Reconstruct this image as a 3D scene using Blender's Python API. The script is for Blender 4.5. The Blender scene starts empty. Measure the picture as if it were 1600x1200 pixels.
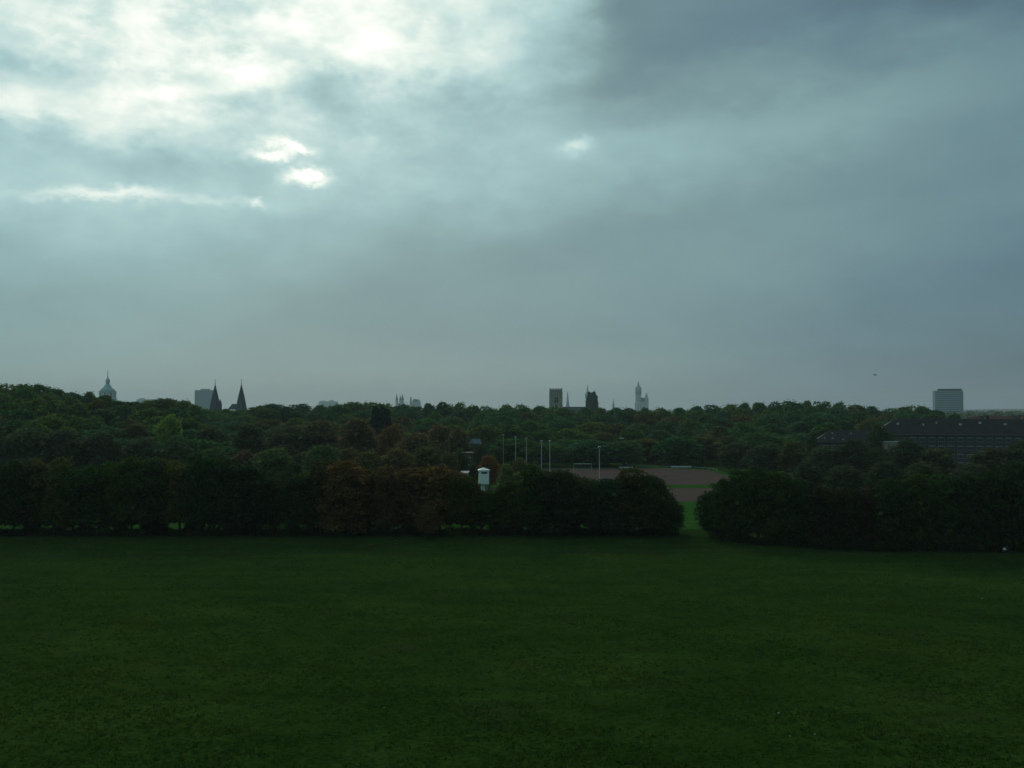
import bpy, bmesh, math, random
import numpy as np
from mathutils import Vector, Matrix

random.seed(7); np.random.seed(7)
R = math.radians
sc = bpy.context.scene
col = sc.collection
H = 29.0                      # eye height above the flat land
F = 1600.0                    # focal length in photo pixels
TH = math.atan(38 / F)        # upward tilt: the horizon lies a little below the middle
PI = math.pi

# ------------------------------------------------------------------ places
def at(px, py, d):
    """the point seen at photo pixel (px, py), d metres ahead"""
    r, u = (px - 800) / F, (600 - py) / F
    y = math.cos(TH) - u * math.sin(TH); z = math.sin(TH) + u * math.cos(TH)
    s = d / y
    return Vector((r * s, d, H + z * s))
def xat(px, d): return at(px, 638, d).x
def zat(py, d): return at(800, py, d).z

def sm(a, b, x):
    t = min(1.0, max(0.0, (x - a) / (b - a))); return t * t * (3 - 2 * t)

def land(x, y):
    z = 6.0 * max(0.0, (200 - max(y, -8)) / 140.0) ** 1.5
    z += 17.0 * (1 - sm(0, 55, y))
    if y < -8: z += 0
    if x < -50: z += 16 * math.exp(-((x + 330) / 190) ** 2 - ((y - 640) / 210) ** 2) * sm(-50, -130, x) * sm(330, 460, y)
    if y < 240:
        k = sm(20, 60, y) * (1 - sm(190, 235, y))
        z += k * (0.45 * math.sin(x * .061 + y * .043 + 1) * math.sin(y * .071 - x * .02)
                  + 0.16 * math.sin(x * .21 + 2) * math.sin(y * .17 + x * .05))
    return z

# ------------------------------------------------------------------ tags
def tag(o, label=None, cat=None, group=None, kind=None):
    if label: o['label'] = label
    if cat: o['category'] = cat
    if group: o['group'] = group
    if kind: o['kind'] = kind
    return o

def empty(name, loc, rz=0, label=None, cat=None, group=None):
    o = bpy.data.objects.new(name, None); col.objects.link(o)
    o.location = loc; o.rotation_euler = (0, 0, rz); o.empty_display_size = .5
    return tag(o, label, cat, group)

def mesh(name, verts, faces, mats, parent=None, idx=None, smooth=False):
    me = bpy.data.meshes.new(name)
    me.from_pydata([tuple(v) for v in verts], [], [tuple(f) for f in faces])
    for m in (mats if isinstance(mats, (list, tuple)) else [mats]): me.materials.append(m)
    if idx is not None: me.polygons.foreach_set('material_index', np.array(idx, dtype=np.int32))
    if smooth: me.polygons.foreach_set('use_smooth', np.ones(len(me.polygons), dtype=bool))
    me.update()
    return link(name, me, parent)

def link(name, me, parent=None):
    o = bpy.data.objects.new(name, me); col.objects.link(o)
    if parent is not None: o.parent = parent
    return o

class MB:
    """collects boxes, tubes, lathes and prisms into one mesh"""
    def __init__(s): s.v = []; s.f = []
    def add(s, v, f):
        n = len(s.v); s.v += [Vector(p) for p in v]; s.f += [tuple(i + n for i in q) for q in f]
    def box(s, c, d, rz=0, bev=0):
        x, y, z = (k / 2 for k in d); M = Matrix.Rotation(rz, 3, 'Z')
        if bev <= 0:
            v = [(-x,-y,-z),(x,-y,-z),(x,y,-z),(-x,y,-z),(-x,-y,z),(x,-y,z),(x,y,z),(-x,y,z)]
            f = [(0,3,2,1),(4,5,6,7),(0,1,5,4),(1,2,6,5),(2,3,7,6),(3,0,4,7)]
        else:
            b = min(bev, x * .9, y * .9, z * .9)
            ring = lambda e, zz: [(-x+e+b,-y+e,zz),(x-e-b,-y+e,zz),(x-e,-y+e+b,zz),(x-e,y-e-b,zz),(x-e-b,y-e,zz),(-x+e+b,y-e,zz),(-x+e,y-e-b,zz),(-x+e,-y+e+b,zz)]
            v = ring(b * .5, -z) + ring(0, -z + b) + ring(0, z - b) + ring(b * .5, z)
            f = [tuple(reversed(range(8))), tuple(range(24, 32))]
            for k in range(3):
                for i in range(8): f.append((k*8+i, k*8+(i+1) % 8, k*8+8+(i+1) % 8, k*8+8+i))
        s.add([Vector(c) + M @ Vector(p) for p in v], f)
    def tube(s, pts, rad, n=8, cap=True):
        pts = [Vector(p) for p in pts]; vs = []; fs = []
        for i, p in enumerate(pts):
            d = (pts[min(i + 1, len(pts) - 1)] - pts[max(i - 1, 0)]).normalized()
            a = d.orthogonal().normalized() if abs(d.z) < .9 else Vector((1, 0, 0)) - d * d.x
            a.normalize(); b = d.cross(a); r = rad[i] if isinstance(rad, (list, tuple)) else rad
            for k in range(n):
                t = 2 * PI * k / n; vs.append(p + a * (r * math.cos(t)) + b * (r * math.sin(t)))
        for i in range(len(pts) - 1):
            for k in range(n): fs.append((i*n+k, i*n+(k+1) % n, (i+1)*n+(k+1) % n, (i+1)*n+k))
        if cap: fs += [tuple(reversed(range(n))), tuple(range((len(pts)-1)*n, len(pts)*n))]
        s.add(vs, fs)
    def lathe(s, prof, c=(0, 0, 0), n=16, ph=0):
        """prof: list of (radius, z); closed at both ends"""
        c = Vector(c); vs = []; fs = []
        for r, z in prof:
            for k in range(n):
                t = 2 * PI * k / n + ph; vs.append(c + Vector((max(r, .004) * math.cos(t), max(r, .004) * math.sin(t), z)))
        for i in range(len(prof) - 1):
            for k in range(n): fs.append((i*n+k, i*n+(k+1) % n, (i+1)*n+(k+1) % n, (i+1)*n+k))
        fs += [tuple(reversed(range(n))), tuple(range((len(prof)-1)*n, len(prof)*n))]
        s.add(vs, fs)
    def gable(s, x0, x1, y0, y1, z0, z1, hip0=0, hip1=0):
        ym = (y0 + y1) / 2
        v = [(x0,y0,z0),(x1,y0,z0),(x1,y1,z0),(x0,y1,z0),(x0+hip0,ym,z1),(x1-hip1,ym,z1)]
        s.add(v, [(0,1,5,4),(2,3,4,5),(1,2,5),(3,0,4),(3,2,1,0)])
    def build(s, name, m, parent=None, smooth=False):
        return mesh(name, s.v, s.f, m, parent, smooth=smooth)

# ------------------------------------------------------------------ materials
def nt_of(name):
    m = bpy.data.materials.new(name); m.use_nodes = True
    nt = m.node_tree; b = nt.nodes['Principled BSDF']
    return m, nt, b
def surf(name, c, rough=.75, var=.25, scale=1.2, metal=0, spec=.08, bump=0):
    """plain procedural surface: base colour with blotches of wear"""
    m, nt, b = nt_of(name); N = nt.nodes; L = nt.links
    tc = N.new('ShaderNodeTexCoord'); no = N.new('ShaderNodeTexNoise')
    no.inputs['Scale'].default_value = scale; no.inputs['Detail'].default_value = 5
    L.new(tc.outputs['Object'], no.inputs['Vector'])
    mx = N.new('ShaderNodeMix'); mx.data_type = 'RGBA'
    mx.inputs['A'].default_value = (*[k * (1 - var) for k in c], 1)
    mx.inputs['B'].default_value = (*[min(1, k * (1 + var)) for k in c], 1)
    L.new(no.outputs['Fac'], mx.inputs['Factor']); L.new(mx.outputs['Result'], b.inputs['Base Color'])
    b.inputs['Roughness'].default_value = rough; b.inputs['Metallic'].default_value = metal
    b.inputs['Specular IOR Level'].default_value = spec
    if bump:
        bp = N.new('ShaderNodeBump'); bp.inputs['Strength'].default_value = bump
        L.new(no.outputs['Fac'], bp.inputs['Height']); L.new(bp.outputs['Normal'], b.inputs['Normal'])
    return m
def masonry(name, c, bw=.8, bh=.3, rough=.85):
    m, nt, b = nt_of(name); N = nt.nodes; L = nt.links
    tc = N.new('ShaderNodeTexCoord'); br = N.new('ShaderNodeTexBrick'); mp = N.new('ShaderNodeMapping')
    mp.inputs['Rotation'].default_value = (R(90), 0, 0)
    L.new(tc.outputs['Object'], mp.inputs['Vector']); L.new(mp.outputs['Vector'], br.inputs['Vector'])
    br.inputs['Color1'].default_value = (*c, 1); br.inputs['Color2'].default_value = (*[k * .75 for k in c], 1)
    br.inputs['Mortar'].default_value = (*[k * .6 for k in c], 1)
    br.inputs['Scale'].default_value = 1; br.inputs['Brick Width'].default_value = bw; br.inputs['Row Height'].default_value = bh
    br.inputs['Mortar Size'].default_value = .02
    no = N.new('ShaderNodeTexNoise'); no.inputs['Scale'].default_value = .35; no.inputs['Detail'].default_value = 6
    L.new(tc.outputs['Object'], no.inputs['Vector'])
    mx = N.new('ShaderNodeMix'); mx.data_type = 'RGBA'; mx.blend_type = 'MULTIPLY'
    mx.inputs['Factor'].default_value = .7
    L.new(br.outputs['Color'], mx.inputs['A'])
    rp = N.new('ShaderNodeValToRGB'); rp.color_ramp.elements[0].position = .3; rp.color_ramp.elements[1].position = .7
    rp.color_ramp.elements[0].color = (.55, .55, .55, 1); rp.color_ramp.elements[1].color = (1.1, 1.1, 1.1, 1)
    L.new(no.outputs['Fac'], rp.inputs['Fac']); L.new(rp.outputs['Color'], mx.inputs['B'])
    L.new(mx.outputs['Result'], b.inputs['Base Color']); b.inputs['Roughness'].default_value = rough
    b.inputs['Specular IOR Level'].default_value = .2
    return m
def leaf_mat(name, gain=1.0, trans=.38):
    """leaves: the object's own colour, varied leaf by leaf and spray by spray"""
    m, nt, b = nt_of(name); N = nt.nodes; L = nt.links
    oi = N.new('ShaderNodeObjectInfo'); ge = N.new('ShaderNodeNewGeometry'); tc = N.new('ShaderNodeTexCoord')
    no = N.new('ShaderNodeTexNoise'); no.inputs['Scale'].default_value = .33; no.inputs['Detail'].default_value = 3
    L.new(tc.outputs['Object'], no.inputs['Vector'])
    hs = N.new('ShaderNodeHueSaturation'); L.new(oi.outputs['Color'], hs.inputs['Color'])
    mr = N.new('ShaderNodeMapRange'); mr.inputs['To Min'].default_value = .45 * gain; mr.inputs['To Max'].default_value = 1.6 * gain
    L.new(ge.outputs['Random Per Island'], mr.inputs['Value']); L.new(mr.outputs['Result'], hs.inputs['Value'])
    mh = N.new('ShaderNodeMapRange'); mh.inputs['From Min'].default_value = .3; mh.inputs['From Max'].default_value = .7
    mh.inputs['To Min'].default_value = .472; mh.inputs['To Max'].default_value = .528
    L.new(no.outputs['Fac'], mh.inputs['Value']); L.new(mh.outputs['Result'], hs.inputs['Hue'])
    L.new(hs.outputs['Color'], b.inputs['Base Color'])
    b.inputs['Roughness'].default_value = 1; b.inputs['Specular IOR Level'].default_value = 0
    tr = N.new('ShaderNodeBsdfTranslucent'); L.new(hs.outputs['Color'], tr.inputs['Color'])
    ms = N.new('ShaderNodeMixShader'); ms.inputs['Fac'].default_value = trans
    L.new(b.outputs[0], ms.inputs[1]); L.new(tr.outputs[0], ms.inputs[2])
    L.new(ms.outputs[0], N['Material Output'].inputs['Surface'])
    return m

M = {}
M['leaf'] = leaf_mat('leaves', 1.0)
M['bark'] = surf('bark', (.045, .037, .028), .9, .5, 2.5, bump=.6)
M['white'] = surf('white_paint', (.72, .75, .74), .55, .08, .8)
M['offwhite'] = surf('weathered_white', (.45, .48, .48), .7, .2, .5)
M['dark'] = surf('dark_metal', (.05, .055, .06), .5, .2, 3)
M['steel'] = surf('galvanised_steel', (.34, .37, .37), .45, .15, 1.5, metal=.3)
M['glass'] = surf('window_glass', (.03, .038, .045), .12, .2, .2, spec=.5)
M['slate'] = surf('slate_roof', (.085, .10, .10), .9, .3, .6, spec=.05)
M['rooftile'] = masonry('roof_tiles', (.044, .040, .039), .45, .35)
M['redtile'] = masonry('red_roof_tiles', (.16, .07, .05), .45, .35)
M['greyroof'] = surf('sheet_roof', (.13, .15, .175), .9, .15, .4, spec=.05)
M['render'] = surf('grey_render', (.062, .064, .062), .9, .25, .25)
M['beige'] = surf('beige_render', (.24, .225, .18), .9, .2, .4)
M['stone'] = masonry('tower_stone', (.34, .36, .28), 1.0, .45)
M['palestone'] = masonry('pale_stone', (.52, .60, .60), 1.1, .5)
M['darkstone'] = surf('ivy_dark_stone', (.045, .062, .052), .9, .5, .6, bump=.8)
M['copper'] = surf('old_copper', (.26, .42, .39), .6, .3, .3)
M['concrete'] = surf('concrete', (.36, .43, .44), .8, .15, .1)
M['skyglass'] = surf('facade_glass', (.13, .19, .21), .5, .2, .05, spec=.2)
M['framegrey'] = surf('window_frame_paint', (.20, .215, .21), .7, .15, 1)
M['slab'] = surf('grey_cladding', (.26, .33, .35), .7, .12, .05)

# ------------------------------------------------------------------ ground
def meadow_mat():
    m, nt, b = nt_of('meadow_turf'); N = nt.nodes; L = nt.links
    ge = N.new('ShaderNodeNewGeometry')
    def noise(scale, detail, rough=.6, stretch=None):
        n = N.new('ShaderNodeTexNoise'); n.inputs['Scale'].default_value = scale; n.inputs['Detail'].default_value = detail
        n.inputs['Roughness'].default_value = rough
        if stretch:
            mp = N.new('ShaderNodeMapping'); mp.inputs['Scale'].default_value = stretch
            L.new(ge.outputs['Position'], mp.inputs['Vector']); L.new(mp.outputs['Vector'], n.inputs['Vector'])
        else: L.new(ge.outputs['Position'], n.inputs['Vector'])
        return n.outputs['Fac']
    def ramp(fac, stops):
        r = N.new('ShaderNodeValToRGB'); e = r.color_ramp.elements
        while len(e) < len(stops): e.new(.5)
        for k, (p, c) in enumerate(stops): e[k].position = p; e[k].color = (*c, 1)
        L.new(fac, r.inputs['Fac']); return r.outputs['Color']
    def mix(a, bb, f, mode='MIX'):
        x = N.new('ShaderNodeMix'); x.data_type = 'RGBA'; x.blend_type = mode
        L.new(a, x.inputs['A']); L.new(bb, x.inputs['B'])
        if isinstance(f, float): x.inputs['Factor'].default_value = f
        else: L.new(f, x.inputs['Factor'])
        return x.outputs['Result']
    c = ramp(noise(.035, 4, .6, (1, .8, 1)), [(.3, (.017, .042, .007)), (.5, (.023, .053, .009)), (.7, (.031, .059, .010))])
    c = mix(c, ramp(noise(.35, 6, .7, (1, .55, 1)), [(.25, (.62, .65, .62)), (.5, (.97, .97, .97)), (.75, (1.28, 1.22, 1.2))]), .85, 'MULTIPLY')
    c = mix(c, ramp(noise(2.2, 5, .75), [(.3, (.35, .35, .35)), (.52, (1, 1, 1)), (.75, (1.6, 1.55, 1.4))]), .9, 'MULTIPLY')
    c = mix(c, ramp(noise(4.6, 4, .7, (.45, 1, 1)), [(.33, (.28, .30, .28)), (.45, (.95, .95, .95)), (.7, (1.35, 1.3, 1.15))]), .85, 'MULTIPLY')  # dark specks, drawn out sideways: grass tuft shadows painted into the turf colour
    c = mix(c, ramp(noise(.16, 5, .6, (.28, 1, 1)), [(.3, (.68, .72, .7)), (.5, (1, 1, 1)), (.7, (1.28, 1.2, 1.2))]), .8, 'MULTIPLY')
    br = ramp(noise(.06, 5, .65), [(.58, (0, 0, 0)), (.72, (1, 1, 1))])
    brown = N.new('ShaderNodeRGB'); brown.outputs[0].default_value = (.027, .043, .012, 1)
    c = mix(c, brown.outputs[0], br)
    L.new(c, b.inputs['Base Color'])
    b.inputs['Roughness'].default_value = 1; b.inputs['Specular IOR Level'].default_value = 0
    bp = N.new('ShaderNodeBump'); bp.inputs['Strength'].default_value = .8; bp.inputs['Distance'].default_value = .5
    L.new(noise(1.1, 5, .7), bp.inputs['Height']); L.new(bp.outputs['Normal'], b.inputs['Normal'])
    return m
M['meadow'] = meadow_mat()

ys = list(np.arange(-380, -20, 30)) + list(np.arange(-20, 300, 2.5)) + list(np.arange(300, 1000, 12)) + [1000 * 1.09 ** k for k in range(27)]
xh = list(np.arange(0, 220, 4)) + list(np.arange(220, 900, 20)) + [900 * 1.16 ** k for k in range(14)]
xs = [-x for x in reversed(xh[1:])] + xh
gv = [(x, y, land(x, y)) for y in ys for x in xs]
W = len(xs)
gf = [(j*W+i, j*W+i+1, (j+1)*W+i+1, (j+1)*W+i) for j in range(len(ys) - 1) for i in range(W - 1)]
tag(mesh('ground', gv, gf, M['meadow'], smooth=True), kind='structure')
YMAX = ys[-1]

def sheet(name, pts, m, lift, nx=1):
    """a thin level sheet lying on flat land"""
    o = mesh(name, [(x, y, land(x, y) + lift) for x, y in pts], [tuple(range(len(pts)))], m)
    return tag(o, kind='structure')

# clay pitches behind the row, cropped green between them
M['clay'] = surf('clay_pitch', (.086, .062, .054), 1, .2, .09, spec=0)
M['lawn'] = surf('mown_lawn', (.026, .080, .014), 1, .3, .25, spec=0)
M['track'] = surf('trodden_turf', (.020, .036, .013), 1, .35, .6, spec=0)
def dist(py): return (H) * F / (py - 638)
def rounded(x0, x1, y0, y1, r, n=7):
    p = []
    for cx, cy, a in ((x1 - r, y0 + r, -90), (x1 - r, y1 - r, 0), (x0 + r, y1 - r, 90), (x0 + r, y0 + r, 180)):
        for k in range(n + 1):
            t = R(a + 90 * k / n); p.append((cx + r * math.cos(t), cy + r * math.sin(t)))
    return p
sheet('lawn', rounded(-250, 140, 246, 329.5, 4), M['lawn'], .06)
sheet('field', rounded(-40, 97, 330, 499, 26), M['lawn'], .06)
sheet('pitch', rounded(-8, 92, 389, 494, 22), M['clay'], .09)
sheet('training_pitch', rounded(-30, 84, 318, 372, 4), M['clay'], .12)
# trodden footpath across the meadow
pv = []; pf = []
xsP = list(np.arange(-170, 190, 4))
for i, x in enumerate(xsP):
    yc = 205 + 3.0 * math.sin(x * .021 + .6) + 1.2 * math.sin(x * .08)
    for s in (-.7, .7): pv.append((x, yc + s, land(x, yc + s) + .05))
    if i: pf.append((2*i-2, 2*i, 2*i+1, 2*i-1))
tag(mesh('footpath', pv, pf, M['track']), kind='structure')

# grass: tussocks over the near slope, one mass
def grass():
    rng = np.random.default_rng(3)
    n = 110000
    y = 52 + (232 - 52) * rng.random(n) ** 1.25
    x = (rng.random(n) * 2 - 1) * (y * .56 + 8)
    # clumped: keep where a cheap interference pattern is high
    k = np.sin(x * .9 + np.sin(y * .35) * 2) * np.sin(y * 1.1 + np.sin(x * .4) * 2) + .6 * np.sin(x * .23 + y * .19) + rng.normal(0, .55, n)
    sel = k > -.15; x = x[sel]; y = y[sel]; n = len(x)
    z = np.array([land(a, b) for a, b in zip(x, y)])
    B = 4
    x = np.repeat(x, B) + rng.normal(0, .10, n * B); y = np.repeat(y, B) + rng.normal(0, .10, n * B); z = np.repeat(z, B)
    h = rng.uniform(.05, .20, n * B) * (1 + .5 * (rng.random(n * B) < .06)); a = rng.random(n * B) * 2 * PI; w = rng.uniform(.03, .08, n * B)
    lean = rng.normal(0, .6, (n * B, 2)) * h[:, None]
    v = np.empty((n * B, 3, 3))
    v[:, 0] = np.stack([x - np.cos(a) * w, y - np.sin(a) * w, z - .02], 1)
    v[:, 1] = np.stack([x + np.cos(a) * w, y + np.sin(a) * w, z - .02], 1)
    v[:, 2] = np.stack([x + lean[:, 0], y + lean[:, 1], z + h], 1)
    return fast('grass', v.reshape(-1, 3), 3)
def fast(name, v, k):
    nv = len(v); nf = nv // k
    me = bpy.data.meshes.new(name)
    me.vertices.add(nv); me.vertices.foreach_set('co', np.asarray(v, dtype=np.float32).ravel())
    me.loops.add(nv); me.loops.foreach_set('vertex_index', np.arange(nv, dtype=np.int32))
    me.polygons.add(nf); me.polygons.foreach_set('loop_start', np.arange(0, nv, k, dtype=np.int32))
    me.update(calc_edges=True); me.validate()
    return me
M['blade'] = leaf_mat('grass_blades', 1.0)
gm = grass(); gm.materials.append(M['blade'])
g = link('grass', gm); g.color = (.028, .062, .011, 1); tag(g, kind='stuff')

# ------------------------------------------------------------------ trees
def crown_points(rng, lobes, n):
    """leaf positions and outward directions over a set of ellipsoid lobes (centre, radii)"""
    w = np.array([l[1][0] * l[1][2] for l in lobes]); w = w / w.sum()
    li = rng.choice(len(lobes), n, p=w)
    C = np.array([l[0] for l in lobes])[li]; Rr = np.array([l[1] for l in lobes])[li]
    d = rng.normal(size=(n, 3)); d /= np.linalg.norm(d, axis=1)[:, None]
    d[:, 2] = np.where(d[:, 2] < -.55, -d[:, 2], d[:, 2])
    r = 1 - .32 * rng.random(n) ** 2 + .12 * np.abs(rng.normal(size=n)) * (rng.random(n) < .35)
    return C + d * Rr * r[:, None], d
def leaves(rng, p, d, size, flat=.55):
    n = len(p)
    nr = d * flat + rng.normal(size=(n, 3)) * .55; nr /= np.linalg.norm(nr, axis=1)[:, None]
    t = np.cross(nr, rng.normal(size=(n, 3))); t /= np.linalg.norm(t, axis=1)[:, None] + 1e-9
    b = np.cross(nr, t)
    s = size * rng.uniform(.55, 1.35, n)[:, None]; e = s * rng.uniform(.45, .8, n)[:, None]
    v = np.stack([p - t * s, p - b * e + nr * s * .12, p + t * s, p + b * e - nr * s * .12], 1)
    return v.reshape(-1, 3)
def make_lobes(rng, z0, z1, rad, n, kind, lobe=(.30, .48)):
    L = []
    h = z1 - z0
    for i in range(n):
        f = (i + .5) / n
        zz = z0 + h * (.10 + .82 * f)
        if kind == 'round': env = math.sqrt(max(.05, 1 - (2 * (f * .9 + .02) - .78) ** 2 / 1.5))
        elif kind == 'cone': env = 1.05 - .85 * f
        elif kind == 'column': env = .55 + .4 * math.sin(PI * min(1, f + .15))
        else: env = (.62 + .38 * math.sin(PI * (f * .85 + .1))) * (1 if f < .8 else 1 - (f - .8) * 2.0)
        a = i * 2.39996 + rng.normal(0, .35)
        lr = rad * rng.uniform(*lobe)
        rr = max(0, rad * env - lr * .8) * rng.uniform(.55, 1.25); zz += h * rng.normal(0, .035)
        L.append(((rr * math.cos(a), rr * math.sin(a), zz), (lr * rng.uniform(.9, 1.25), lr * rng.uniform(.9, 1.25), lr * rng.uniform(.62, .95))))
    top = max(l[0][2] + l[1][2] for l in L); s = (z1) / top
    return [((c[0], c[1], c[2] * s), r) for c, r in L]
def crown_mesh(seed, z0, z1, rad, nl, n, size, kind, lobe=(.30, .48), stray=14):
    rng = np.random.default_rng(seed)
    L = make_lobes(rng, z0, z1, rad, nl, kind, lobe)
    p, d = crown_points(rng, L, n)
    v1 = leaves(rng, p, d, size)
    # stray sprays that break the outline
    k = n // stray
    p2, d2 = crown_points(rng, L, k); p2 = p2 + d2 * rad * .20 * rng.random((k, 1))
    v3 = leaves(rng, p2, d2, size * .8, .2)
    # inner leaves: close the middle so that no daylight falls straight through
    m = n // 5
    q = np.stack([rng.normal(0, .33 * rad, m), rng.normal(0, .33 * rad, m), z0 + (z1 - z0) * rng.uniform(.12, .80, m)], 1)
    v2 = leaves(rng, q, rng.normal(size=(m, 3)) * .5, size * 2.0, .1)
    me = fast('crown', np.concatenate([v1, v2, v3]), 4); me.materials.append(M['leaf'])
    return me, L
def trunk_mesh(seed, z0, z1, rad, L, r0):
    rg = random.Random(seed); mb = MB()
    top = z0 + (z1 - z0) * .75
    pts = [Vector((0, 0, -.4)), Vector((0, 0, .25)), Vector((rg.uniform(-.15, .15), rg.uniform(-.15, .15), z0)),
           Vector((rg.uniform(-.4, .4), rg.uniform(-.4, .4), (z0 + top) / 2)), Vector((rg.uniform(-.6, .6), rg.uniform(-.6, .6), top))]
    mb.tube(pts, [r0 * 1.5, r0 * 1.1, r0, r0 * .6, r0 * .15], 8)
    for c, r in rg.sample(L, min(7, len(L))):
        b = pts[2].lerp(pts[4], rg.uniform(0, .55)); e = Vector(c)
        mid = b.lerp(e, .5) + Vector((0, 0, -.04 * (e - b).length))
        mb.tube([b, mid, e], [r0 * .5, r0 * .32, r0 * .08], 6)
    return mb.v, mb.f

# near kinds (an 18 m tree), each with trunk and crown as parts
NEAR = []
for k in range(9):
    kind = ('full', 'round', 'full', 'round', 'full', 'full', 'round', 'column', 'full')[k]
    z0 = (.8, 2.5, .4, 1.2, .3, 2.7, 1.0, .4, 1.5)[k]; rad = (5.6, 6.2, 5.2, 6.6, 5.0, 6.0, 5.6, 4.2, 6.0)[k]
    cm, L = crown_mesh(100 + k, z0, 18, rad, 32 + k, 9800, .29, kind, (.20, .46), 8)
    v, f = trunk_mesh(200 + k, z0 + 1.6, 18, rad, L, .30 + .02 * (k % 3))
    tm = bpy.data.meshes.new('trunk'); tm.from_pydata([tuple(p) for p in v], [], f); tm.materials.append(M['bark'])
    NEAR.append((cm, tm))
# farther kinds (a 26 m tree), crown and trunk
FAR = []
for k in range(9):
    kind = ('round', 'full', 'round', 'full', 'round', 'round', 'full', 'round', 'column')[k]
    rad = (8.5, 7.5, 9.5, 8.0, 9.0, 10.0, 7.2, 8.6, 4.6)[k]
    cm, L = crown_mesh(300 + k, 1.5, 26, rad, 44 + k, 6500, .58, kind, (.16, .44), 9)
    v, f = trunk_mesh(400 + k, 7, 26, rad, L, .45)
    tm = bpy.data.meshes.new('trunk'); tm.from_pydata([tuple(p) for p in v], [], f); tm.materials.append(M['bark'])
    FAR.append((cm, tm))

GREENS = [(.036, .070, .018), (.028, .060, .018), (.046, .072, .017), (.032, .062, .024), (.054, .076, .018)]
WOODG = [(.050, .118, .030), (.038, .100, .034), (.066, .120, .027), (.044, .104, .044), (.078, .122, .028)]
OLIVE = [(.094, .096, .028), (.086, .092, .030)]
RUST = [(.155, .086, .028), (.140, .078, .028), (.115, .080, .027)]
LIME = [(.080, .130, .022)]
trees = []
def plant(name, kit, x, y, top, wide, c, rz, label, group, cat='tree', base=None):
    z = land(x, y) if base is None else base
    hgt = max(3.0, top - z); s = hgt / kit[2]
    o = empty(name, (x, y, z - .05), rz, label, cat, group)
    o.scale = (wide, wide, s)
    a = link('trunk', kit[1], o); b = link('crown', kit[0], o)
    b.color = (*c, 1)
    trees.append(o)
    return o
near = [(a, b, 18.0) for a, b in NEAR]; far = [(a, b, 26.0) for a, b in FAR]
rg = random.Random(11)
def interp(tab, x):
    if x <= tab[0][0]: return tab[0][1]
    for (a, u), (b, w) in zip(tab, tab[1:]):
        if x <= b: return u + (w - u) * (x - a) / (b - a)
    return tab[-1][1]
def jig(c, k=.12): return tuple(v * rg.uniform(1 - k, 1 + k) for v in c)
ORD = ['first', 'second', 'third', 'fourth', 'fifth', 'sixth', 'seventh', 'eighth', 'ninth', 'tenth', 'eleventh', 'twelfth', 'thirteenth', 'fourteenth', 'fifteenth', 'sixteenth',
       'seventeenth', 'eighteenth', 'nineteenth', 'twentieth', 'twenty-first', 'twenty-second', 'twenty-third', 'twenty-fourth', 'twenty-fifth', 'twenty-sixth', 'twenty-seventh',
       'twenty-eighth', 'twenty-ninth', 'thirtieth', 'thirty-first', 'thirty-second', 'thirty-third', 'thirty-fourth', 'thirty-fifth', 'thirty-sixth']

# --- the row that edges the meadow on the left
ROWTOP = [(-60, 722), (0, 720), (60, 716), (140, 724), (200, 718), (270, 716), (330, 712), (370, 722), (400, 738), (440, 746), (465, 733), (500, 724), (545, 724), (575, 738), (600, 733),
          (640, 728), (690, 728), (712, 738), (735, 752), (765, 772), (790, 752), (815, 732), (845, 726), (872, 733), (900, 748), (930, 753), (960, 746), (990, 736), (1012, 735), (1032, 752), (1050, 780)]
ROWX = [-52, -14, 24, 62, 96, 133, 170, 206, 243, 282, 318, 352, 388, 424, 462, 500, 540, 575, 605, 645, 688, 722, 752, 790, 832, 866, 905, 944, 985, 1018, 1046]
for i, px in enumerate(ROWX):
    d = 236 + rg.uniform(-3, 3); p = at(px, 700, d)
    rust = 530 < px < 700; c = jig(rg.choice(GREENS), .30) if not rust else jig([RUST[0], (.090, .078, .026), RUST[2], RUST[1]][i % 4])
    if px in (62, 282): c = jig(OLIVE[0])
    cn = 'rust-brown autumn' if rust else ('olive-brown' if c[0] >= c[1] * .95 else 'dark green')
    sx = rg.uniform(.74, 1.18)
    if px > 1030: sx = .55
    ty = interp(ROWTOP, px) + rg.uniform(-6, 5)
    plant('broadleaf_tree', near[rg.randrange(9)], p.x, d, zat(ty, d), sx, c, rg.random() * 6.3,
          f'{cn} broadleaf tree, {ORD[i]} from the left end of the row edging the meadow', 'broadleaf trees in the row along the meadow')
# second line close behind it, filling the gaps
for i, px in enumerate([-30, 42, 115, 190, 262, 335, 408, 482, 558, 630, 668, 738, 812, 852, 925, 968, 1003]):
    d = 244 + rg.uniform(-2, 3); p = at(px, 700, d); rust = 600 < px < 690
    ty = interp(ROWTOP, px) + rg.uniform(6, 16)
    plant('broadleaf_tree', near[rg.randrange(9)], p.x, d, zat(ty, d), rg.uniform(.7, .9), jig(RUST[0] if rust else rg.choice(GREENS)), rg.random() * 6.3,
          f'{"rust-brown" if rust else "dark green"} tree half hidden behind the meadow row, {ORD[i]} such tree from the left', 'trees half hidden behind the meadow row')
for i, px in enumerate([-20, 48, 92, 134, 190, 232, 252, 300, 372, 402, 460, 490, 572, 600, 640, 778, 890, 930]):
    d = 239 + rg.uniform(-2, 2); p = at(px, 700, d)
    o = plant('shrub', near[(2, 4, 7)[i % 3]], p.x, d, rg.uniform(4.0, 6.5), rg.uniform(.34, .55), jig(rg.choice(GREENS)), rg.random() * 6.3,
          f'low dark shrub between the trunks of the meadow row, {ORD[i]} from the left', 'shrubs under the meadow row', 'shrub')
p = at(668, 800, 229)
plant('young_tree', near[5], p.x, 229, zat(789, 229), .40, (.14, .086, .028), 1.0, 'small orange-leaved young tree before the rust-brown trees of the row', None)

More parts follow.
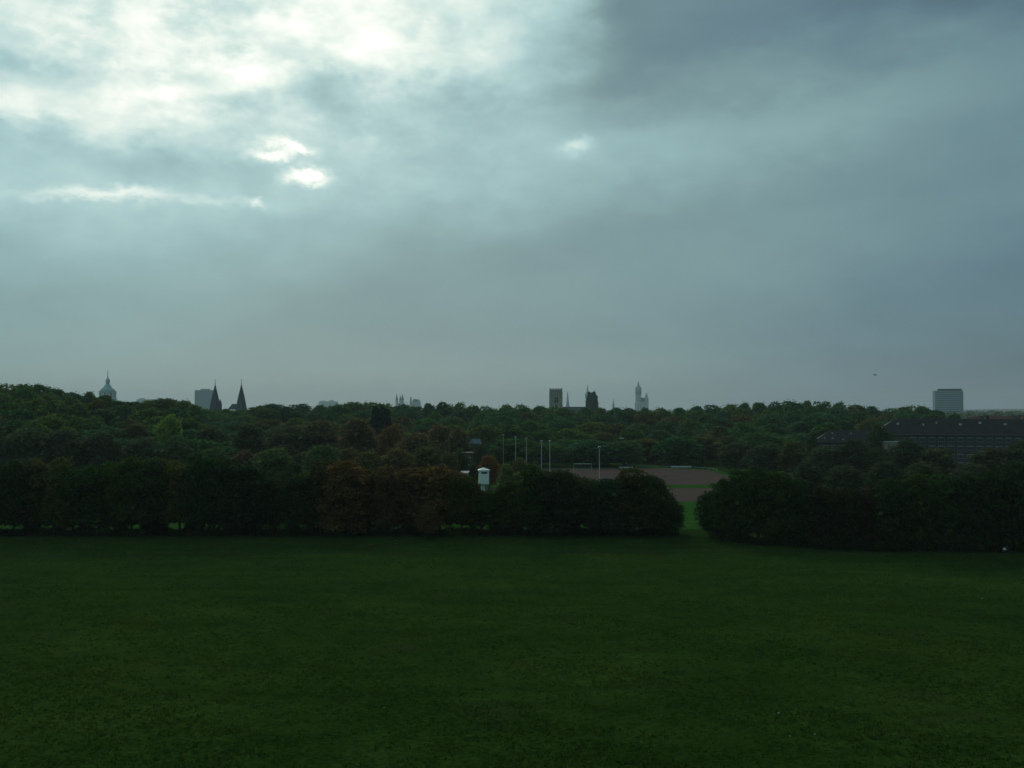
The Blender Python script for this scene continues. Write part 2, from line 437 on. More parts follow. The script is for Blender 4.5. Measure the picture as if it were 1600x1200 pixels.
# --- the clump that stands nearer on the right
RT = [(1090, 800), (1105, 770), (1125, 748), (1150, 736), (1180, 728), (1205, 735), (1240, 748), (1290, 758), (1340, 765), (1375, 752), (1410, 742), (1450, 740), (1500, 738), (1545, 735), (1580, 724), (1660, 715)]
RX = [(1108, 231, .50), (1128, 228, .62), (1152, 225, .72), (1184, 222, .85), (1216, 219, .85), (1250, 216, .85), (1286, 214, .85), (1322, 213, .85), (1358, 212, .85), (1394, 211, .85), (1430, 211, .85),
      (1468, 211, .9), (1506, 211, .85), (1545, 211, .9), (1584, 211, .9), (1622, 211, .9), (1660, 211, .9)]
for i, (px, d, sx) in enumerate(RX):
    d += rg.uniform(-1, 1); p = at(px, 700, d); ty = interp(RT, px) + rg.uniform(-3, 3)
    ol = px in (1286, 1322, 1358)
    plant('broadleaf_tree', near[(0, 2, 4, 8, 2, 4)[i % 6]], p.x, d, zat(ty, d), sx, jig((.040, .040, .020) if ol else rg.choice(GREENS[:4])), rg.random() * 6.3,
          f'{"brownish green" if ol else "very dark green"} tree leafy to the ground, {ORD[i]} from the left in the right-hand clump', 'leafy trees in the clump right of the gap')
for i, px in enumerate([1165, 1232, 1300, 1368, 1412, 1450, 1525, 1602]):
    d = 226 + rg.uniform(-2, 3); p = at(px, 700, d); ty = interp(RT, px) + rg.uniform(3, 12)
    plant('broadleaf_tree', near[rg.randrange(9)], p.x, d, zat(ty, d), .85, jig(rg.choice(GREENS)), rg.random() * 6.3,
          f'dark tree half hidden behind the right-hand clump, {ORD[i]} such tree from the left', 'trees half hidden behind the right clump')

# --- hedge along the foot of both: leafy low shrubs
def hedge(name, path, hgt, dep, label, seed):
    rng = np.random.default_rng(seed); P = []
    for (x0, y0), (x1, y1) in zip(path, path[1:]):
        n = int(math.hypot(x1 - x0, y1 - y0) * 110); t = rng.random(n)
        x = x0 + (x1 - x0) * t; y = y0 + (y1 - y0) * t + rng.normal(0, dep * .4, n)
        hh = hgt * (.75 + .25 * np.sin(x * .9 + seed) * np.sin(x * .37 + 1)) * (1 + rng.normal(0, .08, n))
        z = np.array([land(a, b) for a, b in zip(x, y)]) + hh * rng.random(n) ** .6
        P.append(np.stack([x, y, z], 1))
    P = np.concatenate(P); d = rng.normal(size=P.shape) * .4 + np.array([0, -.3, .5])
    me = fast(name, leaves(rng, P, d, .2, .5), 4); me.materials.append(M['leaf'])
    o = link(name, me); o.color = (.014, .026, .010, 1)
    return tag(o, label, 'hedge')
hedge('hedge', [(xat(-60, 233), 233), (xat(1060, 233), 233)], 2.4, 1.6, 'low dark hedge along the foot of the meadow row left of the gap', 1)
hedge('hedge', [(xat(1108, 228), 228), (xat(1190, 216), 216), (xat(1290, 209), 209), (xat(1400, 207), 207), (xat(1660, 207), 207)], 2.6, 1.6, 'low dark hedge along the foot of the right-hand clump of trees', 2)

# --- trees between the row and the wood
MID = [ # px, top py, distance, width scale, colour, what it is
 (262, 648, 425, .62, LIME[0], 'bright lime green tree standing out in the left wood below the domed tower'),
 (590, 632, 560, .9, (.028, .056, .034), 'blackish narrow tree rising in the wood left of the three hazy spires'),
 (602, 636, 566, .8, (.028, .056, .034), 'blackish narrow tree touching the right side of its twin in the middle wood'),
 (765, 712, 372, .42, (.085, .046, .018), 'orange-red round tree above the white lookout hut'),
 (792, 724, 350, .42, (.050, .075, .018), 'yellow-green round tree right of the white lookout hut'),
 (812, 715, 420, .40, (.060, .062, .020), 'yellowish tree at the foot of the left floodlight masts'),
 (812, 738, 330, .32, (.075, .095, .022), 'pale yellow-green shrubby tree between white hut and dark round crowns'),
 (838, 722, 352, .40, (.040, .050, .020), 'olive tree under the two close floodlight masts'),
 (690, 664, 470, .78, (.070, .050, .022), 'brown autumn tree left of the small grey gabled roof'),
 (715, 668, 452, .60, (.060, .052, .022), 'olive-brown autumn tree beside the small grey gabled roof'),
 (650, 676, 440, .72, (.060, .050, .021), 'broad olive-brown tree in the middle wood over the rust-brown row trees'),
 (560, 655, 470, .95, (.062, .047, .020), 'broad russet crown in the middle wood below the blackish narrow trees'),
 (500, 658, 455, .95, (.056, .050, .021), 'broad olive crown in the middle wood left of the broad russet crown'),
 (450, 664, 450, .90, (.042, .050, .021), 'broad green-brown crown in the middle wood right of the twin cone spires'),
 (390, 662, 440, .85, (.036, .050, .021), 'broad green crown in the wood below the right cone spire'),
 (330, 666, 430, .85, (.034, .048, .021), 'broad dark green crown in the wood below the left cone spire'),
 (610, 664, 462, .62, (.080, .047, .018), 'reddish brown crown in the middle wood below the three hazy spires'),
 (280, 690, 390, .75, (.033, .045, .021), 'dark crown below the lime green tree in the left wood'),
 (220, 684, 395, .85, (.030, .044, .021), 'dark crown left of and below the lime green tree'),
 (160, 676, 395, .90, (.028, .044, .021), 'dark crown in the left wood below the domed tower'),
 (100, 672, 390, .90, (.030, .044, .020), 'dark crown in the left wood, two crowns left of the domed tower'),
 (40, 668, 385, .90, (.031, .046, .020), 'dark crown near the left edge of the picture behind the meadow row'),
 (-15, 664, 385, .90, (.030, .046, .020), 'dark crown cut by the left edge of the picture behind the meadow row'),
 (540, 700, 370, .70, (.050, .048, .020), 'olive-brown crown just above the meadow row below the broad russet crown'),
 (470, 706, 360, .68, (.036, .048, .021), 'green crown just above the meadow row, left of the olive-brown one'),
 (380, 704, 360, .60, (.060, .040, .022), 'reddish crown peeping over the meadow row below the right cone spire'),
 (425, 700, 352, .72, (.040, .062, .018), 'dark olive crown just over the dip in the left row'),
 (575, 706, 350, .70, (.056, .054, .018), 'brownish crown just over the row left of the rust-brown trees'),
 (505, 696, 345, .62, (.034, .058, .019), 'dark green crown over the row between two olive-brown ones'),
 (622, 700, 352, .66, (.060, .052, .018), 'brownish crown just over the rust-brown trees of the row'),
 (668, 698, 356, .66, (.052, .054, .018), 'olive crown just over the right rust-brown row trees'),
 (330, 700, 350, .72, (.030, .054, .018), 'dark crown just over the row below the left cone spire'),
 (717, 703, 374, .46, (.030, .046, .018), 'dark leafy tree before the left half of the grey clubhouse'),
 (752, 694, 470, .42, (.030, .050, .020), 'dark round tree before the right part of the small gabled house'),
 (735, 697, 478, .36, (.034, .050, .019), 'dark little tree before the wall of the small gabled house'),
 (739, 724, 380, .24, (.030, .048, .018), 'dark slim tree at the right corner of the grey clubhouse'),
 (700, 706, 362, .45, (.046, .054, .018), 'olive crown left of the grey clubhouse'),
 (1374, 662, 448, .50, (.030, .050, .020), 'dark tree hiding the left corner of the long building'),
 (1268, 674, 485, .45, (.032, .052, .020), 'dark tree hiding the left end of the low tiled roof'),
 (1150, 690, 470, .85, (.034, .050, .021), 'green tree at the right end of the clay pitch'),
 (1195, 694, 440, .85, (.030, .048, .022), 'green tree behind the left part of the right-hand clump'),
 (1240, 690, 430, .80, (.050, .058, .019), 'yellowish green tree left of the low tiled roof'),
 (1290, 698, 410, .80, (.034, .048, .020), 'dark green tree in front of the low tiled roof'),
 (1335, 686, 405, .72, (.026, .042, .021), 'dark round tree in front of the right end of the low tiled roof'),
 (1372, 700, 400, .62, (.034, .048, .021), 'dark tree left of the beige gatehouse'),
 (1420, 686, 385, .70, (.026, .042, .021), 'dark tree in front of the long building beside the beige gatehouse'),
 (1462, 701, 375, .82, (.045, .056, .020), 'yellowish green tree in front of the long building'),
 (1550, 699, 360, .88, (.036, .044, .020), 'brownish green tree in front of the long building, below the office block'),
 (1604, 688, 355, .85, (.032, .044, .020), 'dark tree in front of the long building at the right picture edge'),
 (1262, 722, 330, .62, (.028, .044, .021), 'dark blue-green tree above the middle of the right-hand clump'),
 (1320, 728, 322, .62, (.030, .044, .020), 'dark tree between the right-hand clump and the tree before the low roof'),
 (1385, 722, 320, .62, (.030, .044, .020), 'dark tree between the right-hand clump and the beige gatehouse'),
 (1440, 722, 318, .60, (.034, .046, .020), 'dark tree above the right-hand clump, left of the long building’s windows'),
 (1520, 724, 312, .62, (.032, .044, .020), 'dark tree above the right-hand clump under the long building'),
]
for k, (px, py, d, sx, c, lab) in enumerate(MID):
    kit = far[8] if lab.startswith('blackish') else far[k % 8]
    if sx < .5: kit = near[k % 9]; sx *= 1.35
    p = at(px, py, d)
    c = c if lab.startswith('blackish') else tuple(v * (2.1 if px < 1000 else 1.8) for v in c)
    plant('broadleaf_tree', kit, p.x, d, p.z, sx * 1.12, c, rg.random() * 6.3, lab.replace('’', "'"), None)

# --- the wood: rows of crowns one behind the other, labelled from landmark to landmark
SKY = [(-60, 598), (0, 600), (50, 599), (88, 605), (110, 613), (130, 609), (155, 616), (180, 627), (215, 628), (235, 626), (265, 621), (288, 629), (310, 636), (345, 640), (375, 639), (400, 634),
       (440, 631), (500, 632), (560, 629), (595, 628), (640, 635), (690, 627), (720, 631), (760, 634), (800, 632), (850, 635), (880, 637), (940, 639), (990, 636), (1040, 639), (1080, 635), (1110, 634),
       (1150, 631), (1200, 628), (1250, 625), (1300, 628), (1340, 634), (1380, 638), (1410, 634), (1430, 633), (1460, 640), (1490, 646), (1520, 653), (1700, 660)]
LAND = [(168, 'the domed tower'), (356, 'the twin cone spires'), (625, 'the three hazy spires'), (868, 'the square stone tower'), (997, 'the town hall tower'), (1200, 'the clay pitch'), (1483, 'the office block')]
def landmark(px, cnt, key):
    prev = [l for l in LAND if l[0] <= px]
    if prev: s = 'right of ' + prev[-1][1]
    else: s = 'left of ' + LAND[0][1]
    k = (key, s); cnt[k] = cnt.get(k, 0) + 1
    return ORD[cnt[k] - 1], s
cnt = {}
ROWS = [ # distance, lowered by, spacing, from px, to px, phrase
 (840, 0, 25, -40, 1510, 'on the skyline'),
 (740, 9, 38, -40, 1480, 'just under the skyline'),
 (655, 21, 42, -30, 1400, 'in the third rank of crowns'),
 (580, 34, 44, -50, 1330, 'in the fourth rank of crowns'),
 (535, 48, 44, -30, 1260, 'at the wood\'s near foot'),
]
for d0, low, step, a, b, phrase in ROWS:
    px = a
    while px < b:
        d = d0 + rg.uniform(-22, 22)
        if px < 330: d *= .78
        ty = interp(SKY, px) + low * (1.15 if px < 330 else 1) + (rg.uniform(-1.2, 1.6) if low == 0 else rg.uniform(-5, 5))
        if low == 48 and 730 < px < 870: ty += 8
        p = at(px, ty, d)
        wide = rg.uniform(.95, 1.7) * (.85 if px < 330 else 1)
        r = rg.random()
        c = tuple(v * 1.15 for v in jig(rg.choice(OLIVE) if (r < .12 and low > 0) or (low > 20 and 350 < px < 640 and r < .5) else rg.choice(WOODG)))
        n, s = landmark(px, cnt, phrase)
        cn = 'olive-brown' if c[0] > c[1] * .8 else ('fresh green' if c[1] > .138 else 'dark green')
        plant('wood_tree', far[rg.randrange(8)], p.x, d, p.z, wide, c, rg.random() * 6.3, f'{cn} tree {phrase}, {n} {s}', 'trees of the wood ' + phrase)
        px += step * rg.uniform(.85, 1.15)

# far woods fading into the air: one mass
def far_wood(name, d0, d1, n, size, seed, x0, x1):
    rng = np.random.default_rng(seed); V = []
    for k in range(n):
        d = rng.uniform(d0, d1); x = xat(rng.uniform(x0, x1), d); h = rng.uniform(13, 21)
        m = 46; dd = rng.normal(size=(m, 3)); dd /= np.linalg.norm(dd, axis=1)[:, None]
        q = np.array([x, d, land(x, d) + h * .55]) + dd * np.array([h * .55, h * .55, h * .5])
        V.append(leaves(rng, q, dd, size, .6))
    me = fast(name, np.concatenate(V), 4); me.materials.append(M['leaf'])
    o = link(name, me); o.color = (.045, .095, .035, 1); return tag(o, kind='stuff')
far_wood('distant_wood', 1500, 4600, 1500, 3.0, 5, -200, 1800)
far_wood('distant_woodland', 950, 1400, 420, 2.2, 6, -150, 1330)
# low hills on the horizon
hv = []; hf = []
for i in range(81):
    x = -7000 + 14000 * i / 80
    t = 14 + 16 * math.sin(i * .23) * math.sin(i * .09 + 1) + 10 * math.sin(i * .11)
    for y, z in ((7200, -1), (7900, max(8, t)), (8600, -1)): hv.append((x, y, z))
    if i:
        for k in (0, 1): hf.append((3*i-3+k, 3*i+k, 3*i+k+1, 3*i-2+k))
M['hill'] = surf('hill_cover', (.035, .05, .03), .95, .3, .01)
tag(mesh('hills', hv, hf, M['hill'], smooth=True), kind='structure')

# ------------------------------------------------------------------ skyline buildings
def pane_grid(mb, x0, x1, z0, z1, nx, nz, y, wx=.6, wz=.55):
    dx = (x1 - x0) / nx; dz = (z1 - z0) / nz
    for i in range(nx):
        for j in range(nz): mb.box((x0 + dx * (i + .5), y, z0 + dz * (j + .5)), (dx * wx, .3, dz * wz))

# domed tower at the left
d = 3200; k = d / F; t = empty('domed_tower', at(168, 638, d) - Vector((0, 0, H)), 0, 'hazy tower with bell-shaped dome, lantern and thin spire above the left wood', 'tower')
Z = lambda py: zat(py, d)
mb = MB(); mb.lathe([(13.5*k, 0), (13.5*k, Z(622)), (12.6*k, Z(621.5)), (12.6*k, Z(613)), (13.6*k, Z(612.6)), (13.6*k, Z(611.6)), (11*k, Z(611.4))], n=8, ph=PI/8); mb.build('drum', M['palestone'], t)
mb = MB(); mb.lathe([(11.6*k, Z(611.4)), (10.6*k, Z(609)), (8*k, Z(606.5)), (5.6*k, Z(604)), (4.8*k, Z(602)), (3.4*k, Z(601))], n=16); mb.build('dome', M['copper'], t, True)
mb = MB(); mb.lathe([(3.2*k, Z(601.2)), (3.2*k, Z(596)), (3.9*k, Z(595.7)), (3.4*k, Z(594)), (2.2*k, Z(592)), (1.1*k, Z(590.5))], n=8); ln = mb.build('lantern', M['copper'], t)
mb = MB(); mb.lathe([(.9*k, Z(590.6)), (.45*k, Z(586)), (.28*k, Z(579))], n=6); mb.lathe([(.3*k, Z(583.6)), (.9*k, Z(583)), (.3*k, Z(582.4))], n=8); mb.build('spire', M['slate'], t)
for a in range(8):
    mb = MB(); w = 2.0 * k; ang = a * PI / 4
    mb.box((0, 0, 0), (w, .5, Z(614.2) - Z(620.2))); mb.lathe([(w * .5, -.2), (w * .5, .2)], (0, 0, (Z(614.2) - Z(620.2)) / 2), n=12)
    o = mb.build('window', M['glass'], t); o.location = (math.sin(ang) * 11.75 * k, -math.cos(ang) * 11.75 * k, Z(617.2)); o.rotation_euler = (0, 0, ang)

# long low hall and pale office tower beside the cone spires
def block(name, px0, px1, pytop, d, m, label, cat, nx, nz, extra=None, dep=.5, gm='skyglass', band=True, rz=0):
    x0, x1 = xat(px0, d), xat(px1, d); zt = zat(pytop, d); w = x1 - x0
    t = empty(name, ((x0 + x1) / 2, d + w * dep / 2, 0), rz, label, cat)
    mb = MB(); mb.box((0, 0, zt / 2), (w, w * dep, zt)); mb.build('wall', m, t)
    mb = MB(); mb.box((0, 0, zt + .45), (w + .6, w * dep + .6, .9)); mb.build('roof', M['concrete'], t)
    y = -w * dep / 2 - .05
    if band:
        for j in range(nz):
            mb = MB(); mb.box((0, y, zt * (j + .5) / nz), (w * .96, .4, zt / nz * .45)); mb.build('window_band', M[gm], t)
    else:
        for j in range(nz):
            mb = MB(); pane_grid(mb, -w * .47, w * .47, zt * j / nz, zt * (j + 1) / nz, nx, 1, y); mb.build('window_row', M[gm], t)
    if extra:
        for a, b, py in extra:
            ax, bx = xat(a, d) - (x0 + x1) / 2, xat(b, d) - (x0 + x1) / 2
            mb = MB(); h = zat(py, d) - zt - .9; mb.box(((ax + bx) / 2, 0, zt + .9 + h / 2), (bx - ax, w * dep * .6, h)); mb.build('rooftop_unit', M['concrete'], t)
    return t
block('office_tower', 304, 334, 610, 4300, M['concrete'], 'pale hazy slab tower behind the left cone spire', 'office tower', 10, 22, [(312, 325, 607.5)])
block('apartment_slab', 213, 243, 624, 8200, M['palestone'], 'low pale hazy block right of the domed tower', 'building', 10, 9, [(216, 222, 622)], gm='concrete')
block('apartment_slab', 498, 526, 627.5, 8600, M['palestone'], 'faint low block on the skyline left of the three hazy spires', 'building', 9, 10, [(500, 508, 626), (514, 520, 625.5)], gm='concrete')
block('office_block', 1461, 1505.5, 611, 2800, M['slab'], 'broad grey office block on the skyline at the right with dark set-back top floor', 'office block', 1, 13, None, .2, 'skyglass', True)
bt = [o for o in col.objects if o.name.startswith('office_block')][0]
wB = xat(1505.5, 2800) - xat(1461, 2800); zB = zat(611, 2800)
mb = MB(); mb.box((wB * .06, 0, zB + .9 + 2.4), (wB * .80, wB * .15, 4.8)); mb.build('top_floor', M['dark'], bt)
mb = MB(); mb.box((wB * .06, 0, zB + 6.0), (wB * .83, wB * .17, .7)); mb.build('roof_slab', M['concrete'], bt)

# church with two cone spires
d = 1300; k = d / F; x0, x1 = xat(336, d), xat(377, d); xm = (x0 + x1) / 2
t = empty('twin_spired_church', (xm, d, 0), 0, 'church with two dark slender cone spires rising from the wood', 'church')
Z = lambda py: zat(py, d)
for x in (x0 - xm, x1 - xm):
    mb = MB(); mb.box((x, 0, Z(645) / 2), (12*k, 12*k, Z(645))); tw = mb.build('tower', M['render'], t)
    mb = MB(); mb.lathe([(9.6*k, Z(646)), (8.9*k, Z(640)), (5.0*k, Z(620)), (.5*k, Z(601))], (x, 0, 0), n=8, ph=PI/8); mb.build('spire', M['slate'], tw)
    mb = MB(); mb.lathe([(.55*k, Z(601.5)), (.3*k, Z(598)), (.22*k, Z(592))], (x, 0, 0), n=6); mb.box((x, 0, Z(594.8)), (1.9*k, .3*k, .35*k)); mb.lathe([(.2*k, Z(599)), (.8*k, Z(598.4)), (.2*k, Z(597.8))], (x, 0, 0), n=8)
    mb.build('finial', M['dark'], tw)
mb = MB(); mb.box((x0 - xm + 8.2*k, -1*k, Z(632) / 2), (4.4*k, 4.4*k, Z(632))); mb.lathe([(3.0*k, Z(632)), (1.6*k, Z(627)), (.2*k, Z(623.5))], (x0 - xm + 8.2*k, -1*k, 0), n=8); mb.build('stair_turret', M['slate'], t)
mb = MB(); mb.box((0, 16*k, Z(643) / 2), (30*k, 40*k, Z(643))); mb.build('nave', M['render'], t)
mb = MB(); mb.gable(x1 - xm - 20*k, x1 - xm - 3*k, -6*k, 12*k, Z(640), Z(631), 5*k, 1*k); mb.build('transept_roof', M['slate'], t)

# square stone church tower, nave and ivy-dark second tower
d = 1400; k = d / F; Z = lambda py: zat(py, d); xc = xat(868.5, d)
t = empty('stone_church', (xc, d, 0), 0, 'church with square crenellated stone tower, long low nave and dark overgrown second tower', 'church')
mb = MB(); mb.box((0, 0, Z(616) / 2), (18.2*k, 18.2*k, Z(616)))
for s in (-1, 1):
    for q in (-1, 1): mb.box((s*8.7*k, q*8.7*k, Z(611) / 2), (2.6*k, 2.6*k, Z(611)))
zt0, zt1 = Z(616), Z(610)
for s in (-1, 1):   # belfry storey: piers left and right of the openings
    mb.box((s*4.5*k, 0, (zt0 + zt1) / 2 - .4), (9.0*k, 18.2*k - .1, zt1 - zt0 + .8))
st = mb.build('tower', M['stone'], t)
mb = MB(); mb.box((0, 0, Z(609.6)), (19.6*k, 19.6*k, 1.0*k)); mb.build('cornice', M['stone'], st)
mb = MB()
for i in range(5):
    for s in (-1, 1):
        mb.box(((i - 2)*4.3*k, s*8.9*k, Z(608.0)), (2.3*k, 1.2*k, 2.2*k)); mb.box((s*8.9*k, (i - 2)*4.3*k, Z(607.96)), (1.2*k, 2.2*k, 2.16*k))
mb.build('battlement', M['stone'], st)
for a, b, c_, e in ((-1.2, 621.5, 2.2, 630), (1.9, 621.5, 2.2, 630), (.4, 634, 3.6, 639)):
    mb = MB(); h = Z(b) - Z(e); mb.box((a*k, -9.15*k, (Z(b) + Z(e)) / 2), (c_*k, .3*k, h)); mb.lathe([(c_*k/2, -.14*k), (c_*k/2, .14*k)], (0, 0, 0), n=12)
    v = mb.v[-24:]
    for p in v: p.xyz = (p.x + a*k, -9.15*k + p.z, Z(b) + p.y)
    mb.build('window', M['glass'], st)
xa, xb = xat(878, d) - xc, xat(926, d) - xc
mb = MB(); mb.box(((xa + xb) / 2, 2*k, Z(642) / 2), (xb - xa, 14*k, Z(642))); mb.build('nave', M['stone'], t)
mb = MB(); mb.gable(xa - 1*k, xb, -6*k, 10*k, Z(642), Z(635.6)); mb.build('nave_roof', M['slate'], t)
xd = xat(925, d) - xc
mb = MB(); mb.lathe([(11.5*k, 0), (11.0*k, Z(640)), (9.6*k, Z(627)), (8.6*k, Z(619)), (6.4*k, Z(615.5))], (xd, 0, 0), n=10, ph=.3)
for a, py, r in ((-4.4, 612.8, 3.2), (2.8, 612.6, 3.2), (-.8, 614.5, 3.0), (6.6, 619, 2.8), (-8.0, 627, 2.6), (8.2, 629, 2.4), (-7.0, 620, 2.4)):
    mb.lathe([(.2, -r*k), (r*.75*k, -.6*r*k), (r*k, 0), (r*.75*k, .6*r*k), (.2, r*k)], (xd + a*k, -1*k, Z(py) - r*k*.6), n=9)
mb.build('overgrown_tower', M['darkstone'], t)

# slender hazy spires
def spire_church(px, pytop, pybase, w, d, label, side=None, nave=None):
    k = d / F; Z = lambda py: zat(py, d)
    t = empty('spire_church', (xat(px, d), d, 0), 0, label, 'church')
    zs = pybase
    mb = MB(); mb.box((0, 0, Z(zs) / 2), (w*k, w*k, Z(zs))); mb.build('tower', M['palestone'], t)
    mb = MB(); mb.lathe([(w*.62*k, Z(zs)), (w*.5*k, Z(zs - 1)), (w*.22*k, Z(pytop + (zs - pytop) * .45)), (.16*k, Z(pytop))], n=8, ph=PI/8); mb.build('spire', M['copper'], t)
    mb = MB(); mb.box((0, -w*.5*k, Z(zs + 3)), (w*.3*k, .4*k, 3*k)); mb.build('belfry_opening', M['glass'], t)
    if side:
        for a, py in side:
            mb = MB(); mb.lathe([(w*.2*k, Z(zs)), (w*.2*k, Z(py + 3)), (.1*k, Z(py))], (a*k, 0, 0), n=6); mb.build('pinnacle', M['copper'], t)
    nl = nave or 8
    mb = MB(); mb.box((nl*.6*k, 2*k, Z(639) / 2), (nl*k, 6*k, Z(639))); mb.build('nave', M['palestone'], t)
    mb = MB(); mb.gable(nl*.1*k, nl*1.1*k, -1*k, 5*k, Z(639), Z(636.5)); mb.build('roof', M['slate'], t)
    return t
spire_church(887, 610, 634, 5.6, 4600, 'single slim hazy spire just right of the square stone tower')
spire_church(918, 601, 622, 6.2, 4600, 'tallest hazy spire, behind the left side of the dark overgrown tower', [(-2.6, 613), (2.6, 613)])
spire_church(930, 607, 624, 4.4, 4700, 'hazy spire behind the right side of the dark overgrown tower')
spire_church(958.5, 623, 633, 3.2, 4900, 'tiny hazy spire midway between dark tower and town hall tower')

# three spires of a far cathedral
d = 5600; k = d / F; Z = lambda py: zat(py, d); xc = xat(624, d)
t = empty('cathedral', (xc, d, 0), 0, 'far cathedral of three pale spires fading in the haze', 'church')
for px, py, w in ((620, 615.5, 3.6), (625.5, 617.5, 3.2), (629, 615.5, 3.8)):
    x = xat(px, d) - xc
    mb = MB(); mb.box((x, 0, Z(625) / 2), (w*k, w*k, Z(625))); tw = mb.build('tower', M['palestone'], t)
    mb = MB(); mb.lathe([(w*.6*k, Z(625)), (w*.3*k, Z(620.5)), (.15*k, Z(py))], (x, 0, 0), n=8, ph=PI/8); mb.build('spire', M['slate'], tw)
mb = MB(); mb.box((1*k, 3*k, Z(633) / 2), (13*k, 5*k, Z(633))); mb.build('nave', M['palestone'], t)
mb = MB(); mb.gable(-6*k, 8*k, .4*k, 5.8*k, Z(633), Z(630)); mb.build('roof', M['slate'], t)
# turreted block beside it
xc = xat(647, d)
t = empty('turreted_hall', (xc, d + 60, 0), 0, 'far hazy hall with small turret and stepped roofline right of the three spires', 'building')
mb = MB(); mb.box((0, 0, Z(627) / 2), (17*k, 6*k, Z(627))); mb.build('wall', M['palestone'], t)
mb = MB(); mb.gable(-4*k, 5*k, -3.1*k, 3.1*k, Z(627), Z(623.5), 1*k, 1*k); mb.build('roof', M['slate'], t)
for px, py, w in ((640, 619.5, 2.6), (653, 623, 2.2)):
    mb = MB(); mb.lathe([(w*.5*k, Z(627)), (w*.5*k, Z(py + 2.5)), (w*.7*k, Z(py + 2.3)), (.1*k, Z(py))], (xat(px, d) - xc, 0, 0), n=8); mb.build('turret', M['palestone'], t)

# town hall with tall round-shouldered tower
d = 5200; k = d / F; Z = lambda py: zat(py, d); xc = xat(997.5, d)
t = empty('town_hall', (xc, d, 0), 0, 'hazy town hall with tall crowned tower and steep roofed wing', 'town hall')
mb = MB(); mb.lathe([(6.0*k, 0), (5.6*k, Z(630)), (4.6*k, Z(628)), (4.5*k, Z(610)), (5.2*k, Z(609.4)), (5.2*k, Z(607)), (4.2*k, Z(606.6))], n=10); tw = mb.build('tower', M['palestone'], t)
mb = MB(); mb.lathe([(4.5*k, Z(606.8)), (4.0*k, Z(604.6)), (2.4*k, Z(602.4)), (1.4*k, Z(601.6)), (1.3*k, Z(599.6)), (1.7*k, Z(599.4)), (.7*k, Z(597.6)), (.2*k, Z(594.6))], n=10); mb.build('crown_roof', M['copper'], tw)
for a in range(10):
    ang = a * PI / 5; mb = MB(); mb.box((0, 0, 0), (1.2*k, .5*k, 5*k)); o = mb.build('window', M['glass'], tw); o.location = (math.sin(ang)*4.45*k, -math.cos(ang)*4.45*k, Z(614)); o.rotation_euler = (0, 0, ang)
x1 = 12.6*k
mb = MB(); mb.box((8.2*k, 0, Z(627) / 2), (13*k, 8*k, Z(627))); mb.build('wing', M['palestone'], t)
mb = MB(); mb.gable(1.8*k, 14.8*k, -4.1*k, 4.1*k, Z(627), Z(621.5), 1*k, 2*k); mb.build('roof', M['slate'], t)
mb = MB(); mb.box((x1, -.5*k, Z(622) / 2), (5.4*k, 8.6*k, Z(622))); mb.lathe([(4.0*k, Z(622)), (2.2*k, Z(617.5)), (.2*k, Z(612.5))], (x1, 0, 0), n=4, ph=PI/4); mb.build('gable_tower', M['palestone'], t)

# ------------------------------------------------------------------ long building at the right
def window_proto(w, h):
    """a window with a white head, sill and mullion; the dark pane is its own sub-part"""
    f = MB(); f.box((0, -.06, h/2), (w + .2, .14, .34)); f.box((0, -.1, -h/2 - .02), (w + .3, .24, .16))
    for x in (-w/2, -w/6, w/6, w/2): f.box((x, -.03, -.05), (.09, .1, h - .25))
    p = MB(); p.box((0, .03, 0), (w, .06, h))
    fm = f.build('window', M['framegrey']); pm = p.build('pane', M['glass'])
    a, b = fm.data, pm.data
    bpy.data.objects.remove(fm); bpy.data.objects.remove(pm)
    return a, b
d = 462; Z = lambda py: zat(py, d); x0, x1 = xat(1376, d), xat(1690, d); xc = (x0 + x1) / 2
t = empty('long_barracks', (xc, d, 0), -.26, 'long grey multi-storey building with dark hipped tile roof and rows of windows', 'building')
a, b = x0 - xc, x1 - xc; dep = 15; ze = Z(679); zr = Z(655)
mb = MB(); mb.box((0, dep/2, ze/2), (b - a, dep, ze)); wl = mb.build('wall', M['render'], t)
mb = MB(); mb.gable(a - .8, b + .8, -.9, dep + .9, ze + .05, zr, 10, 10); rf = mb.build('roof', M['rooftile'], t)
mb = MB(); mb.box((0, -.45, ze - .12), (b - a + 1.2, .5, .34)); mb.build('gutter', M['framegrey'], t)
for px, py, w in ((1412, 663, 1.4), (1505, 663.5, 1.9), (1534, 661, 1.5), (1450, 664, .8), (1470, 661, .8), (1570, 663, 1.2), (1600, 661, 1.2)):
    zz = Z(py); f_ = (zz - ze) / (zr - ze); yy = -.9 + (dep/2 + .9) * f_ ; x = xat(px, d) - xc
    mb = MB(); mb.box((x, yy + .5, zz), (w, 1.8, 1.1)); mb.gable(x - w/2 - .15, x + w/2 + .15, yy - .6, yy + 1.8, zz + .56, zz + .85, .1, .1); dm = mb.build('dormer', M['rooftile'], rf)
    mb = MB(); mb.box((x, yy - .43, zz), (w * .8, .1, .8)); mb.build('dormer_window', M['offwhite'], rf)
for x in (-18, 4, 27):
    mb = MB(); mb.box((x, dep/2 + 1, zr + .4), (1.2, .9, 2.0)); mb.box((x, dep/2 + 1, zr + 1.46), (1.4, 1.1, .14)); mb.build('chimney', M['rooftile'], rf)
wa, wb = window_proto(2.5, 1.75)
for row, py in enumerate((687.5, 700.5, 713.5, 726.5)):
    for i in range(18):
        px = 1433 + 13.9 * i
        if px > 1680: break
        o = link('window', wa, t); o.location = (xat(px, d) - xc, -.04, Z(py)); q = link('pane', wb, o); q.location = (0, .01, 0)
